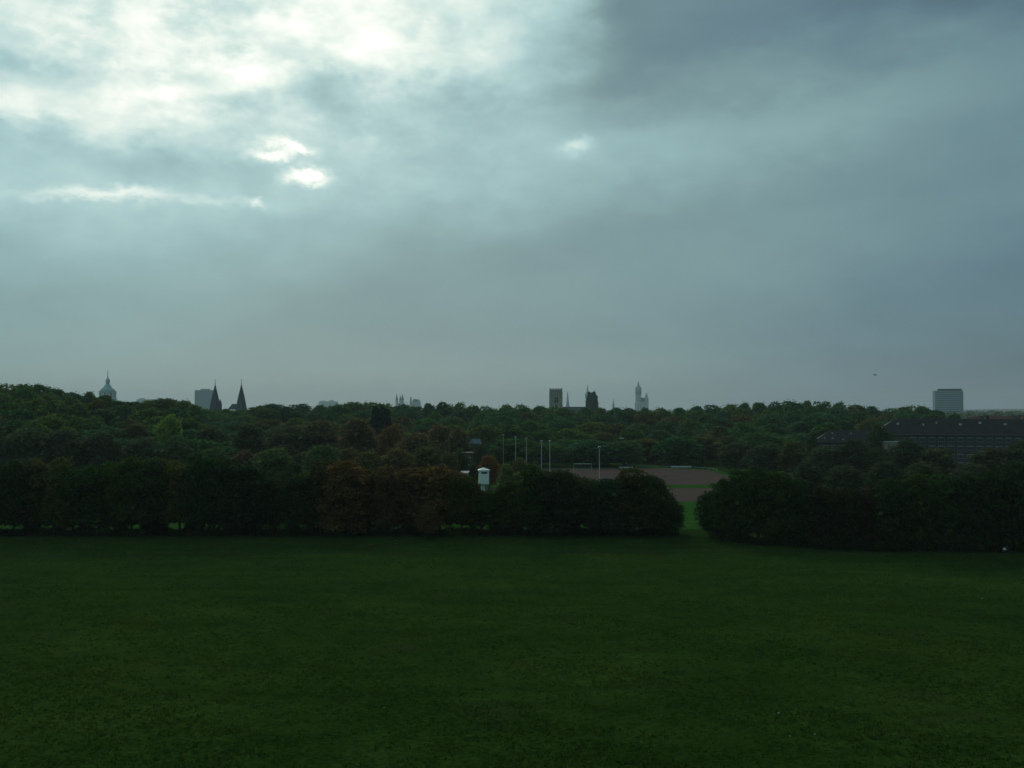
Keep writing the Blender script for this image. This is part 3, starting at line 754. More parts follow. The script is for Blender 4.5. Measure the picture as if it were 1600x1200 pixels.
# lower wing to its left
d2 = 500; Z = lambda py: zat(py, d2); x0, x1 = xat(1272, d2), xat(1384, d2); xc = (x0 + x1) / 2
t = empty('low_wing', (xc, d2, 0), -.26, 'lower building with dark tiled roof and small skylights left of the long one', 'building')
a, b = x0 - xc, x1 - xc; ze, zr = Z(692), Z(673)
mb = MB(); mb.box((0, 6, ze/2), (b - a, 12, ze)); mb.build('wall', M['render'], t)
mb = MB(); mb.gable(a - .6, b + .6, -.8, 12.8, ze + .05, zr, 9, 1); rf = mb.build('roof', M['rooftile'], t)
mb = MB(); mb.box((0, -.4, ze - .1), (b - a + 1, .45, .3)); mb.build('gutter', M['render'], t)
for px, py in ((1302, 677.5), (1330, 678), (1355, 678.5), (1290, 685), (1302, 685.5), (1318, 687)):
    zz = Z(py); f_ = (zz - ze) / (zr - ze); yy = -.8 + 6.8 * f_
    mb = MB(); mb.box((0, 0, 0), (.8, .9, .14)); o = mb.build('skylight', M['framegrey'], rf); o.location = (xat(px, d2) - xc, yy, zz + .08); o.rotation_euler = (math.atan2(zr - ze, 6.8), 0, 0)
for i in range(9):
    o = link('window', wa, t); o.location = (a + 2.5 + 3.6*i, -.04, ze - 2.2); q = link('pane', wb, o); q.location = (0, .01, 0)
# beige gatehouse in front of the gap
d3 = 440; Z = lambda py: zat(py, d3); x0, x1 = xat(1383, d3), xat(1405, d3); xc = (x0 + x1) / 2; w = x1 - x0
t = empty('beige_gatehouse', (xc, d3, 0), 0, 'small beige flat-roofed building with three little windows before the long one', 'building')
zt = Z(691)
mb = MB(); mb.box((0, 3, zt/2), (w, 6, zt)); mb.build('wall', M['beige'], t)
mb = MB(); mb.box((0, 3, zt + .15), (w + .8, 6.8, .3)); mb.build('roof', M['concrete'], t)
wc, wd = window_proto(.9, 1.0)
for i in range(3):
    o = link('window', wc, t); o.location = ((i - 1)*w*.28, -.04, zt - 1.6); q = link('pane', wd, o); q.location = (0, .01, 0)

# roofs of the town beyond, at the right edge
TOWN = [(1520, 651, 900, 10, 'redtile', 'grey-walled house with red roof, leftmost of the town roofs under the office block'),
        (1536, 650, 1000, 12, 'rooftile', 'house with dark roof between the two leftmost red roofs at the right edge'),
        (1552, 649, 860, 12, 'redtile', 'tall house with wide red roof in the middle of the town roofs at right'),
        (1572, 650.5, 930, 11, 'redtile', 'house with red roof right of the tall one among the town roofs'),
        (1590, 649, 980, 13, 'rooftile', 'house with dark roof, last but one of the town roofs at the right edge'),
        (1608, 650, 900, 12, 'redtile', 'house with red roof cut by the right picture edge')]
for px, py, d, w, m, lab in TOWN:
    zt = zat(py, d); t = empty('town_house', (xat(px, d), d, 0), rg.uniform(-.3, .3), lab, 'house', 'town roofs beyond the long building')
    k = w * .9
    mb = MB(); mb.box((0, 0, (zt - 5) / 2), (w, k, zt - 5)); mb.build('wall', M['offwhite'], t)
    mb = MB(); mb.gable(-w/2 - .4, w/2 + .4, -k/2 - .5, k/2 + .5, zt - 5, zt); rf = mb.build('roof', M[m], t)
    mb = MB(); mb.box((w*.2, .8, zt + .3), (.9, .8, 1.8)); mb.build('chimney', M['redtile'], rf)
    for i in range(3):
        o = link('window', wa, t); o.scale = (.6, 1, .9); o.location = ((i - 1)*w*.29, -k/2 - .05, zt - 7.2); link('pane', wb, o)

# ------------------------------------------------------------------ sports ground
# white lookout hut on a stem
d = 288; Z = lambda py: zat(py, d); x = xat(756, d); w = 15.2 * d / F
t = empty('lookout_hut', (x, d, 0), .12, 'white lookout hut with shallow pyramid roof on a narrow shaft above the row', 'lookout hut')
zb, zt = Z(756), Z(735)
mb = MB(); mb.box((0, 0, (zb + zt)/2), (w, w, zt - zb), 0, .05); cb = mb.build('cabin', M['white'], t)
mb = MB(); mb.lathe([(w*.84, zt + .02), (w*.84, zt + .16), (.12, Z(730.6))], n=4, ph=PI/4); mb.build('roof', M['white'], t)
for a in range(4):
    mb = MB(); mb.box((0, 0, 0), (w*.62, .05, .5)); o = mb.build('window', M['glass'], cb); ang = a*PI/2
    o.location = (math.sin(ang)*(w/2 + .01), -math.cos(ang)*(w/2 + .01), Z(738.4)); o.rotation_euler = (0, 0, ang)
mb = MB(); mb.lathe([(w*.62, zb - .12), (w*.62, zb)], n=4, ph=PI/4); mb.box((-.1*w, 0, zb/2 - .06), (w*.42, w*.42, zb - .12)); mb.build('shaft', M['offwhite'], t)
mb = MB()
for s in (-.2, .2): mb.tube([(w*.32, s - .3, 0), (w*.32, s - .3, zb)], .03, 6)
for i in range(int(zb / .35)): mb.tube([(w*.32, -.5, .3 + .35*i), (w*.32, -.1, .3 + .35*i)], .02, 5)
mb.build('ladder', M['steel'], t)

# clubhouse half hidden left of it, pale shed before it, gabled roof farther off
d = 392; Z = lambda py: zat(py, d); x0, x1 = xat(709, d), xat(738, d); xc = (x0 + x1)/2; w = x1 - x0
t = empty('clubhouse', (xc, d, 0), 0, 'grey clubhouse with strips of windows half hidden behind the row left of the white hut', 'building')
zt = Z(709)
mb = MB(); mb.box((0, 4, zt/2), (w, 8, zt)); mb.build('wall', M['render'], t)
mb = MB(); mb.box((0, 4, zt + .2), (w + .4, 8.4, .4)); mb.build('roof', M['render'], t)
for py in (715, 721, 727):
    mb = MB(); mb.box((0, -.05, Z(py)), (w*.86, .12, .6)); mb.build('window_strip', M['framegrey'], t)
    mb = MB(); mb.box((0, -.05, Z(py) - .55), (w*.86, .12, .45)); mb.build('pane_strip', M['glass'], t)
d = 330; Z = lambda py: zat(py, d); x = xat(726, d)
t = empty('equipment_shed', (x, d, 0), -.15, 'pale blue-white shed with lean-to roof between row trees left of the lookout hut', 'shed')
zt = Z(737)
mb = MB(); mb.box((0, 0, zt/2 - .2), (2.3, 2.6, zt - .4)); mb.build('wall', M['framegrey'], t)
mb = MB(); mb.add([(-1.4, -1.6, zt - .45), (1.4, -1.6, zt - .45), (1.4, 1.6, zt), (-1.4, 1.6, zt), (-1.4, -1.6, zt - .3), (1.4, -1.6, zt - .3), (1.4, 1.6, zt + .15), (-1.4, 1.6, zt + .15)], [(3,2,1,0),(4,5,6,7),(0,1,5,4),(1,2,6,5),(2,3,7,6),(3,0,4,7)]); mb.build('roof', M['framegrey'], t)
mb = MB(); mb.box((0, -1.33, zt - 2.2), (1.1, .06, 1.4)); mb.build('shutter', M['steel'], t)
d = 500; Z = lambda py: zat(py, d); x = xat(743, d)
t = empty('gabled_house', (x, d, 0), .5, 'small house with pale grey gabled roof among the brown trees', 'house')
zt = Z(685.5)
mb = MB(); mb.box((0, 0, (zt - 2.4)/2), (4, 5, zt - 2.4)); mb.build('wall', M['render'], t)
mb = MB(); mb.gable(-2.3, 2.3, -2.8, 2.8, zt - 2.4, zt); mb.build('roof', M['greyroof'], t)
o = link('window', wc, t); o.location = (0, -2.55, zt - 4.0); link('pane', wd, o)

# floodlight masts
def mast(px, pytop, d, heads, label, m):
    x = xat(px, d); zt = zat(pytop, d)
    t = empty('floodlight_mast', (x, d, land(x, d)), 0, label, 'floodlight mast', 'floodlight masts round the clay pitches')
    mb = MB(); mb.tube([(0, 0, 0), (0, 0, zt - .1)], [.15, .10], 10); mb.build('pole', m, t)
    mb = MB(); mb.tube([(-.42*heads - .1, 0, zt - .15), (.42*heads + .1, 0, zt - .15)], .06, 6); mb.build('crossbar', M['steel'], t)
    for i in range(heads + 1):
        xx = (i - heads/2) * .84
        mb = MB(); mb.box((xx, -.18, zt + .16), (.76, .7, .56), 0, .06); lp = mb.build('floodlight', M['white'], t)
        mb = MB(); mb.box((xx, -.55, zt + .10), (.6, .04, .34)); mb.build('lens', M['glass'], lp)
    return t
mast(786.5, 680, 505, 0, 'faintest floodlight mast, leftmost of the five in a line right of the white hut', M['steel'])
mast(805.5, 684, 455, 0, 'second floodlight mast from the left, above the yellowish trees', M['offwhite'])
mast(822.5, 685.5, 446, 0, 'third floodlight mast from the left, between the taller pairs', M['offwhite'])
mast(846, 690, 408, 0, 'fourth floodlight mast, left one of the close pair', M['offwhite'])
mast(859, 690, 400, 0, 'fifth floodlight mast, right one of the close pair', M['offwhite'])
mast(936.3, 699.5, 344, 0, 'nearest and palest floodlight mast, standing against the clay pitch', M['offwhite'])
mast(971.5, 685.5, 560, 2, 'floodlight mast with wide double head at the far side of the clay pitch', M['steel'])

# goal at the far end of the pitch
d = 470; x0, x1 = xat(896.5, d), xat(924.5, d); zt = zat(725, d); xc = (x0 + x1)/2; w = x1 - x0
t = empty('football_goal', (xc, d, .09), 0, 'white football goal at the far end of the clay pitch', 'goal')
mb = MB(); mb.tube([(-w/2, 0, zt), (w/2, 0, zt)], .11, 8); mb.build('crossbar', M['offwhite'], t)
for s in (-1, 1):
    mb = MB(); mb.tube([(s*w/2, 0, 0), (s*w/2, 0, zt - .11)], .07, 8); mb.build('post', M['steel'], t)
    mb = MB(); mb.tube([(s*w/2, .05, zt - .1), (s*w/2, 1.0, zt - .15), (s*w/2, 2.0, .05)], .03, 6); mb.build('stay', M['steel'], t)
mb = MB()
for i in range(15): xx = -w/2 + w*(i + .5)/15; mb.tube([(xx, 1.0, zt - .2), (xx, 1.97, .05)], .008, 4)
for i in range(6): f_ = i/5; mb.tube([(-w/2, 1 + .97*f_, (zt - .2)*(1 - f_) + .06*f_), (w/2, 1 + .97*f_, (zt - .2)*(1 - f_) + .06*f_)], .008, 4)
mb.build('net', M['offwhite'], t)

# white boards and rail round the far side
def board(pa, pb, py, d, h, lab, m):
    x0, x1 = xat(pa, d), xat(pb, d)
    t = empty('perimeter_board', ((x0 + x1)/2, d, .06), 0, lab, 'board', 'low boards along the far touchline'); w = x1 - x0
    mb = MB(); mb.box((0, 0, h/2 + .12), (w, .06, h)); mb.build('panel', m, t)
    for i in range(4):
        mb = MB(); mb.tube([((i/3 - .5)*w*.96, .09, 0), ((i/3 - .5)*w*.96, .09, h)], .04, 6); mb.build('post', M['steel'], t)
board(967, 992, 732, 497, .55, 'short dull white board left of the gap in the far touchline', M['offwhite'])
board(1048, 1080, 731.5, 500, .75, 'long bright white board along the far touchline of the clay pitch', M['offwhite'])
t = empty('pitch_railing', (0, 0, 0), 0, 'pale tubular railing curving round the far right corner of the clay pitch', 'railing')
pts = [Vector((70 + 24*math.sin(a*PI/16), 472 + 24*math.cos(a*PI/16), 1.05)) for a in range(0, 10)]
pts = [Vector((60, 496, 1.05))] + pts
mb = MB(); mb.tube(pts, .045, 6); mb.build('rail', M['offwhite'], t)
for p in pts:
    mb = MB(); mb.tube([(p.x, p.y, 0), (p.x, p.y, 1.0)], .04, 6); mb.build('post', M['steel'], t)

# vehicles: parked cars glimpsed beyond the pitch and through the row
def car(name, x, y, rz, paint, label, cat, van=False, white=True):
    t = empty(name, (x, y, land(x, y) + .07), rz, label, cat)
    Lg, Wd, Hh = (5.0, 1.9, 2.2) if van else (4.3, 1.75, 1.45)
    prof = ([(-2.4, .45), (2.35, .45), (2.45, .9), (2.2, 1.15), (1.5, 2.1), (1.2, 2.2), (-2.4, 2.2), (-2.48, 1.2)] if van else
            [(-2.1, .4), (2.1, .4), (2.15, .7), (1.9, .85), (1.0, .95), (.35, 1.42), (-1.1, 1.45), (-1.75, 1.0), (-2.12, .95)])
    v = []; n = len(prof)
    for s, k in ((-1, 0), (-1, 1), (1, 1), (1, 0)):
        for (a, b) in prof:
            z = b; top = (b - .9) / 1.3 if b > .9 else 0
            v.append((a * (1 - .0), s * (Wd/2 - .12*top - (.0 if k == 0 else .05)) if True else 0, z))
    v = []
    for s in (-1, 1):
        for a, b in prof: v.append((a, s * (Wd/2 - (.16 * (b - .9) if b > .9 else 0)), b))
    f = [tuple(range(n)), tuple(reversed(range(n, 2*n)))] + [(i, n + i, n + (i+1) % n, (i+1) % n) for i in range(n)]
    bd = mesh('body', v, f, paint, t)
    mb = MB()
    if van: mb.box((1.86, 0, 1.65), (.1, 1.45, .6))
    else:
        for s in (-1, 1): mb.box((-.25, s*(Wd/2 - .055), 1.17), (1.7, .05, .32))
    mb.build('window', M['glass'], bd)
    for a in (-1.35, 1.4):
        for s in (-1, 1):
            mb = MB(); mb.tube([(a, s*(Wd/2 - .2), .33), (a, s*(Wd/2 + .02), .33)], .33, 14); wv = mb.build('wheel', M['dark'], t)
            mb = MB(); mb.tube([(a, s*(Wd/2 + .0), .33), (a, s*(Wd/2 + .035), .33)], .2, 12); mb.build('rim', M['steel'], wv)
    for s in (-1, 1):
        mb = MB(); mb.box((2.12 if not van else 2.4, s*Wd*.34, .72), (.12, .34, .16)); mb.build('headlight', M['white'], t)
    return t
M['carwhite'] = surf('white_car_paint', (.70, .73, .72), .3, .05, 1, spec=.5)
M['carsilver'] = surf('silver_car_paint', (.24, .27, .27), .3, .05, 1, metal=.4, spec=.5)
p = at(965.5, 719, 575); car('parked_car', p.x, 520, 0, M['carsilver'], 'silver car parked at the foot of the double-headed mast', 'car')
p = at(979, 719, 575); car('parked_van', p.x - 6, 524, .9, M['carsilver'], 'pale van parked right of the double-headed mast', 'van', True)
car('parked_van', xat(446, 420), 420, .15, M['carwhite'], 'white van glimpsed over a dip in the left part of the row', 'van', True)
car('parked_car', xat(456, 424), 424, .1, M['carsilver'], 'pale car right of the white van over the dip in the row', 'car')
car('parked_car', xat(878, 300), 296, .2, M['carwhite'], 'white car glimpsed between trunks under the dark round crowns', 'car')
car('parked_car', xat(842, 300), 300, -.1, M['carsilver'], 'silver car left of the white one, glimpsed between the trunks', 'car')

# ------------------------------------------------------------------ people, dog, bird, litter
def skinned(name, chains, m, parent, root, sub=1):
    """one continuous surface grown over a skeleton: chains of (point, radius) joined where they share a point"""
    vs = []; rs = []; es = []; idx = {}
    for ch in chains:
        prev = None
        for p, r in ch:
            key = tuple(round(c, 4) for c in p)
            if key not in idx: idx[key] = len(vs); vs.append(p); rs.append(r)
            i = idx[key]
            if prev is not None and prev != i: es.append((prev, i))
            prev = i
    me = bpy.data.meshes.new(name); me.from_pydata(vs, es, [])
    o = bpy.data.objects.new(name, me); col.objects.link(o)
    o.modifiers.new('skin', 'SKIN')
    lay = me.skin_vertices[0].data if me.skin_vertices else None
    if lay is None:
        bm = bmesh.new(); bm.from_mesh(me); bm.verts.layers.skin.verify(); bm.to_mesh(me); bm.free(); lay = me.skin_vertices[0].data
    for i, r in enumerate(rs): lay[i].radius = (r, r); lay[i].use_root = False
    lay[idx[tuple(round(c, 4) for c in root)]].use_root = True
    md = o.modifiers.new('sub', 'SUBSURF'); md.levels = sub; md.render_levels = sub
    dg = bpy.context.evaluated_depsgraph_get(); dg.update()
    nm = bpy.data.meshes.new_from_object(o.evaluated_get(dg)); nm.name = name
    bpy.data.objects.remove(o)
    nm.materials.clear(); nm.materials.append(m)
    nm.polygons.foreach_set('use_smooth', np.ones(len(nm.polygons), dtype=bool))
    return link(name, nm, parent)
M['skin'] = surf('skin', (.42, .26, .19), .55, .06, 6)
M['hair'] = surf('dark_hair', (.03, .022, .016), .6, .3, 20)
M['black_cloth'] = surf('black_cloth', (.012, .012, .014), .9, .3, 8)
M['grey_cloth'] = surf('grey_trousers', (.035, .038, .042), .9, .2, 8)
M['white_cloth'] = surf('white_cloth', (.74, .80, .74), .85, .08, 8)
M['navy_cloth'] = surf('navy_cloth', (.018, .028, .06), .9, .25, 8)
M['fur'] = surf('reddish_fur', (.12, .055, .024), .9, .35, 9)
def person(px, d, rz, hgt, top, leg, label, stride=.22):
    x = xat(px, d); o = empty('person', (x, d, land(x, d)), rz, label, 'person'); s = hgt / 1.75; o.scale = (s, s, s)
    hip = (0, 0, .95); hand = []
    def leg_pts(sd, fw):
        h_ = (sd*.10, 0, .90); k_ = (sd*.11, .10*fw + .04, .50); a_ = (sd*.11, stride*fw - (.06 if fw < 0 else 0), .09 + (.05 if fw < 0 else 0))
        t_ = (a_[0] + sd*.02, a_[1] + .17, .045)
        return h_, k_, a_, t_
    L = []; legs = []
    for sd, fw in ((-1, 1), (1, -1)):
        h_, k_, a_, t_ = leg_pts(sd, fw); legs.append((h_, k_, a_, t_))
        L.append([(hip, .13), (h_, .095), (k_, .058), (a_, .042), ((a_[0], a_[1] - .03, .05), .045)]); L.append([(a_, .042), (t_, .035)])
        sh = (sd*.18, -.01, 1.42); el = (sd*.24, -.04 - .05*fw, 1.14); wr = (sd*.24, .08 - .14*fw, .92)
        pm = (sd*.24, .10 - .17*fw, .86)
        L.append([((0, 0, 1.40), .12), (sh, .065), (el, .043), (wr, .030), (pm, .036)])
        for i in range(4):
            b_ = (pm[0] + .006*sd, pm[1] + (i - 1.5)*.021, pm[2] - .045); ln = (.055, .068, .064, .048)[i]
            m_ = (b_[0] - .008*sd, b_[1], b_[2] - ln*.6); e_ = (b_[0] - .024*sd, b_[1], b_[2] - ln)
            L.append([(pm, .036), (b_, .010), (m_, .009), (e_, .0075)])
        L.append([(pm, .036), ((pm[0] - .01*sd, pm[1] + .042, pm[2] - .012), .011), ((pm[0] - .022*sd, pm[1] + .052, pm[2] - .05), .009)])
    L.append([(hip, .13), ((0, 0, 1.12), .115), ((0, 0, 1.28), .125), ((0, 0, 1.40), .12), ((0, .01, 1.50), .055), ((0, .015, 1.56), .058), ((0, .02, 1.64), .092), ((0, .015, 1.69), .078)])
    L.append([((0, .02, 1.64), .092), ((0, .105, 1.615), .016), ((0, .125, 1.60), .012)])
    body = skinned('body', L, M['skin'], o, hip)
    # clothes follow the body
    J = [[(hip, .155), ((0, 0, 1.12), .138), ((0, 0, 1.28), .148), ((0, 0, 1.40), .135), ((0, .005, 1.47), .075)]]
    for sd, fw in ((-1, 1), (1, -1)):
        J.append([((0, 0, 1.40), .135), ((sd*.18, -.01, 1.42), .082), ((sd*.24, -.04 - .05*fw, 1.14), .058), ((sd*.24, .07 - .12*fw, .94), .042)])
    skinned('jacket', J, top, o, hip)
    T = []
    for (h_, k_, a_, t_) in legs: T.append([((0, 0, .93), .15), (h_, .112), (k_, .074), ((a_[0], a_[1], a_[2] + .02), .056)])
    skinned('trousers', T, leg, o, (0, 0, .93))
    for (h_, k_, a_, t_) in legs:
        mb = MB(); mb.box((a_[0], (a_[1] + t_[1])/2, a_[2] - .02), (.10, .29, .10), 0, .04); mb.build('shoe', M['dark'], o)
    mb = MB(); mb.lathe([(.02, 1.765), (.07, 1.75), (.105, 1.70), (.110, 1.65), (.100, 1.60)][::-1], (0, -.012, 0), n=14); mb.build('hair', M['hair'], body, True)
    mb = MB()
    for sd in (-1, 1): mb.lathe([(.004, -.014), (.012, 0), (.004, .014)], (sd*.034, .094, 1.645), n=8)
    mb.build('eyes', M['dark'], body)
    mb = MB(); mb.box((0, .098, 1.572), (.045, .012, .010)); mb.build('mouth', M['fur'], body)
    return o
person(621, 214, PI/2 + .2, 1.62, M['black_cloth'], M['grey_cloth'], 'person in black jacket and dark trousers walking on the meadow path with a dog')
person(1567, 204, -.5, 1.60, M['white_cloth'], M['navy_cloth'], 'person in white top walking beside the dark right-hand clump')
person(1571.5, 205, -.4, 1.74, M['navy_cloth'], M['navy_cloth'], 'person in navy blue walking close beside the one in white')
# dog
x = xat(580, 214); t = empty('dog', (x, 214, land(x, 214)), 0, 'reddish brown dog walking ahead of the person in black', 'dog'); t.scale = (1.15,)*3
D = [[((.02, 0, .50), .11), ((.20, 0, .50), .12), ((.34, 0, .52), .13), ((.46, 0, .58), .095), ((.56, 0, .68), .07), ((.66, 0, .74), .075), ((.75, 0, .72), .045), ((.84, 0, .70), .034)],
     [((.02, 0, .50), .11), ((-.18, 0, .51), .105), ((-.28, 0, .52), .08), ((-.40, 0, .60), .026), ((-.52, 0, .66), .018)]]
for s in (-1, 1):
    D.append([((.34, 0, .52), .13), ((.36, s*.085, .40), .055), ((.33 + .05*s, s*.085, .22), .034), ((.35 + .08*s, s*.085, .05), .026), ((.41 + .08*s, s*.085, .028), .028)])
    D.append([((-.18, 0, .51), .105), ((-.22, s*.085, .42), .07), ((-.12 - .05*s, s*.085, .30), .045), ((-.28 - .05*s, s*.085, .18), .028), ((-.27 - .06*s, s*.085, .05), .024), ((-.20 - .06*s, s*.085, .028), .028)])
    D.append([((.66, 0, .74), .075), ((.62, s*.06, .80), .026), ((.62, s*.095, .72), .02)])
D[0] = D[0]
bd = skinned('body', D, M['fur'], t, (.02, 0, .50)); mb = MB(); mb.lathe([(.005, -.014), (.018, 0), (.005, .014)], (.872, 0, .715), n=8)
for s in (-1, 1): mb.lathe([(.003, -.01), (.012, 0), (.003, .01)], (.73, s*.045, .765), n=6)
mb.build('nose_and_eyes', M['dark'], bd)
# bird in flight
p = at(1367.5, 586, 170)
t = empty('bird', p, .6, 'black bird flying over the wood left of the office block', 'bird')
skinned('body', [[((-.30, 0, .0), .03), ((-.16, 0, 0), .05), ((0, 0, 0), .085), ((.14, 0, .02), .07), ((.22, 0, .05), .045), ((.27, 0, .055), .03), ((.33, 0, .045), .008)]], M['black_cloth'], t, (0, 0, 0))
for s in (-1, 1):
    o = mesh('wing', [(.12, s*.05, .03), (.14, s*.22, .16), (.02, s*.46, .12), (-.08, s*.48, .09), (-.10, s*.25, .12), (-.12, s*.05, .02),
                  (.12, s*.05, .015), (.14, s*.22, .145), (.02, s*.46, .11), (-.08, s*.48, .085), (-.10, s*.25, .105), (-.12, s*.05, .005)],
         [(0,1,4,5), (1,2,3,4), (11,10,7,6), (10,9,8,7)] + [(i, 6+i, 6+(i+1) % 6, (i+1) % 6) for i in range(6)], M['black_cloth'], t)
mesh('tail', [(-.26, -.02, .0), (-.26, .02, 0), (-.44, .07, 0), (-.44, -.07, 0), (-.26, 0, .02), (-.44, 0, .015)], [(0,1,2,3), (0,3,5,4), (1,4,5,2), (0,4,1), (3,2,5)], M['black_cloth'], t)
# scraps of paper in the grass
def scrap(px, py, s, label):
    for y in np.arange(50, 220, .1):
        q = at(px, py, y)
        if land(q.x, y) >= q.z: break
    mb = MB(); rr = random.Random(px)
    n = 9; vs = []; fs = []
    for j in range(5):
        for i in range(n):
            a = 2*PI*i/n; f_ = math.sin(PI*(j + .3)/4.6); vs.append((s*f_*math.cos(a)*rr.uniform(.6, 1.15), s*f_*math.sin(a)*rr.uniform(.6, 1.15), s*.9*(j/4)*rr.uniform(.8, 1.1)))
    for j in range(4):
        for i in range(n): fs.append((j*n+i, j*n+(i+1) % n, j*n+n+(i+1) % n, j*n+n+i))
    fs += [tuple(reversed(range(n))), tuple(range(4*n, 5*n))]
    mb.add(vs, fs); o = mb.build('paper_scrap', M['offwhite']); o.location = (q.x, y, land(q.x, y) + .10)
    tag(o, label, 'litter', 'scraps of paper in the meadow')
scrap(1217, 1117, .10, 'brightest scrap of white paper in the grass of the near meadow')
scrap(1273, 1150, .07, 'smaller white scrap below and right of the brightest one')
scrap(1235, 1153, .06, 'faint pale scrap just below the brightest one')
scrap(600, 1108, .06, 'lone pale scrap in the grass of the left half of the meadow')
scrap(1535, 937, .09, 'pale scrap in the far meadow below the two walkers at the right')

# ------------------------------------------------------------------ air
hz = MB(); hz.box((0, (YMAX - 420) / 2 + 10, 80.0), (2 * xs[-1] + 60, YMAX + 420, 170.0)); mh, nt, b = nt_of('air')
nt.nodes.remove(b); pv_ = nt.nodes.new('ShaderNodeVolumePrincipled')
pv_.inputs['Color'].default_value = (.86, .95, .96, 1); pv_.inputs['Density'].default_value = 6.2e-5; pv_.inputs['Anisotropy'].default_value = 0
nt.links.new(pv_.outputs['Volume'], nt.nodes['Material Output'].inputs['Volume'])
z0_, z1_ = -8.0, 165.0
hz = MB(); hz.box((0, (YMAX - 400) / 2, (z0_ + z1_)/2), (2 * xs[-1] + 60, YMAX + 440, z1_ - z0_))
tag(hz.build('haze', mh), kind='stuff')

# ------------------------------------------------------------------ sky
SUN_AZ, SUN_EL = R(-9), R(27)
w = bpy.data.worlds.new('World'); sc.world = w; w.use_nodes = True
nt = w.node_tree; N = nt.nodes; Lk = nt.links
bg = N['Background']
def val(x):
    return x
def math_(op, a, b=None, c=None, clamp=False):
    n = N.new('ShaderNodeMath'); n.operation = op; n.use_clamp = clamp
    for i, q in enumerate((a, b, c)):
        if q is None: continue
        if isinstance(q, (int, float)): n.inputs[i].default_value = q
        else: Lk.new(q, n.inputs[i])
    return n.outputs[0]
add = lambda a, b: math_('ADD', a, b); sub = lambda a, b: math_('SUBTRACT', a, b); mul = lambda a, b: math_('MULTIPLY', a, b)
def step(x, a, b):
    n = N.new('ShaderNodeMapRange'); n.interpolation_type = 'SMOOTHSTEP'
    Lk.new(x, n.inputs['Value']); n.inputs['From Min'].default_value = a; n.inputs['From Max'].default_value = b
    return n.outputs['Result']
tc = N.new('ShaderNodeTexCoord'); sx = N.new('ShaderNodeSeparateXYZ'); Lk.new(tc.outputs['Generated'], sx.inputs[0])
dx, dy, dz = sx.outputs
az = math_('ARCTAN2', dx, dy); el = math_('ARCSINE', dz)
def wn(scale, detail, rough, sz=(1, 1, 2.2), off=0.0, dist=0.0):
    mp = N.new('ShaderNodeMapping'); mp.inputs['Scale'].default_value = sz; mp.inputs['Location'].default_value = (off, off * .7, off * .3)
    Lk.new(tc.outputs['Generated'], mp.inputs['Vector'])
    n = N.new('ShaderNodeTexNoise'); n.inputs['Scale'].default_value = scale; n.inputs['Detail'].default_value = detail; n.inputs['Roughness'].default_value = rough
    n.inputs['Distortion'].default_value = dist
    Lk.new(mp.outputs['Vector'], n.inputs['Vector']); return n.outputs['Fac']
n1 = wn(9, 4, .55, off=1.3); n2 = wn(9, 4, .55, off=7.1); n3 = wn(26, 6, .6, (1, 1, 2.0), 3.3); n4 = wn(5, 5, .5, (1, 1, 3.2), 9.4)
W_ = .075
U = add(az, add(mul(sub(n1, .5), W_ * 1.6), mul(sub(n3, .5), .02))); V = add(el, add(mul(sub(n2, .5), W_), mul(sub(n3, .5), .02)))
def ae(px, py):
    p = at(px, py, 100) - Vector((0, 0, H)); return math.atan2(p.x, p.y), math.asin(p.z / p.length)
Uf = add(az, mul(sub(n3, .5), .035)); Vf = add(el, mul(sub(wn(31, 6, .65, (1, 1, 1.6), 2.2), .5), .03))
def blob(px, py, rx, ry, amp, rot=0, soft=1.0, raw=False):
    a, e = ae(px, py); fine = rx < 100
    u = sub(az if raw else (Uf if fine else U), a); v = sub(el if raw else (Vf if fine else V), e)
    c, s = math.cos(R(rot)), math.sin(R(rot))
    uu = mul(add(mul(u, c), mul(v, s)), F / rx); vv = mul(add(mul(v, c), mul(u, -s)), F / ry)
    q = add(mul(uu, uu), mul(vv, vv))
    if soft != 1.0: q = math_('POWER', q, soft)
    return mul(math_('EXPONENT', mul(q, -1)), amp)
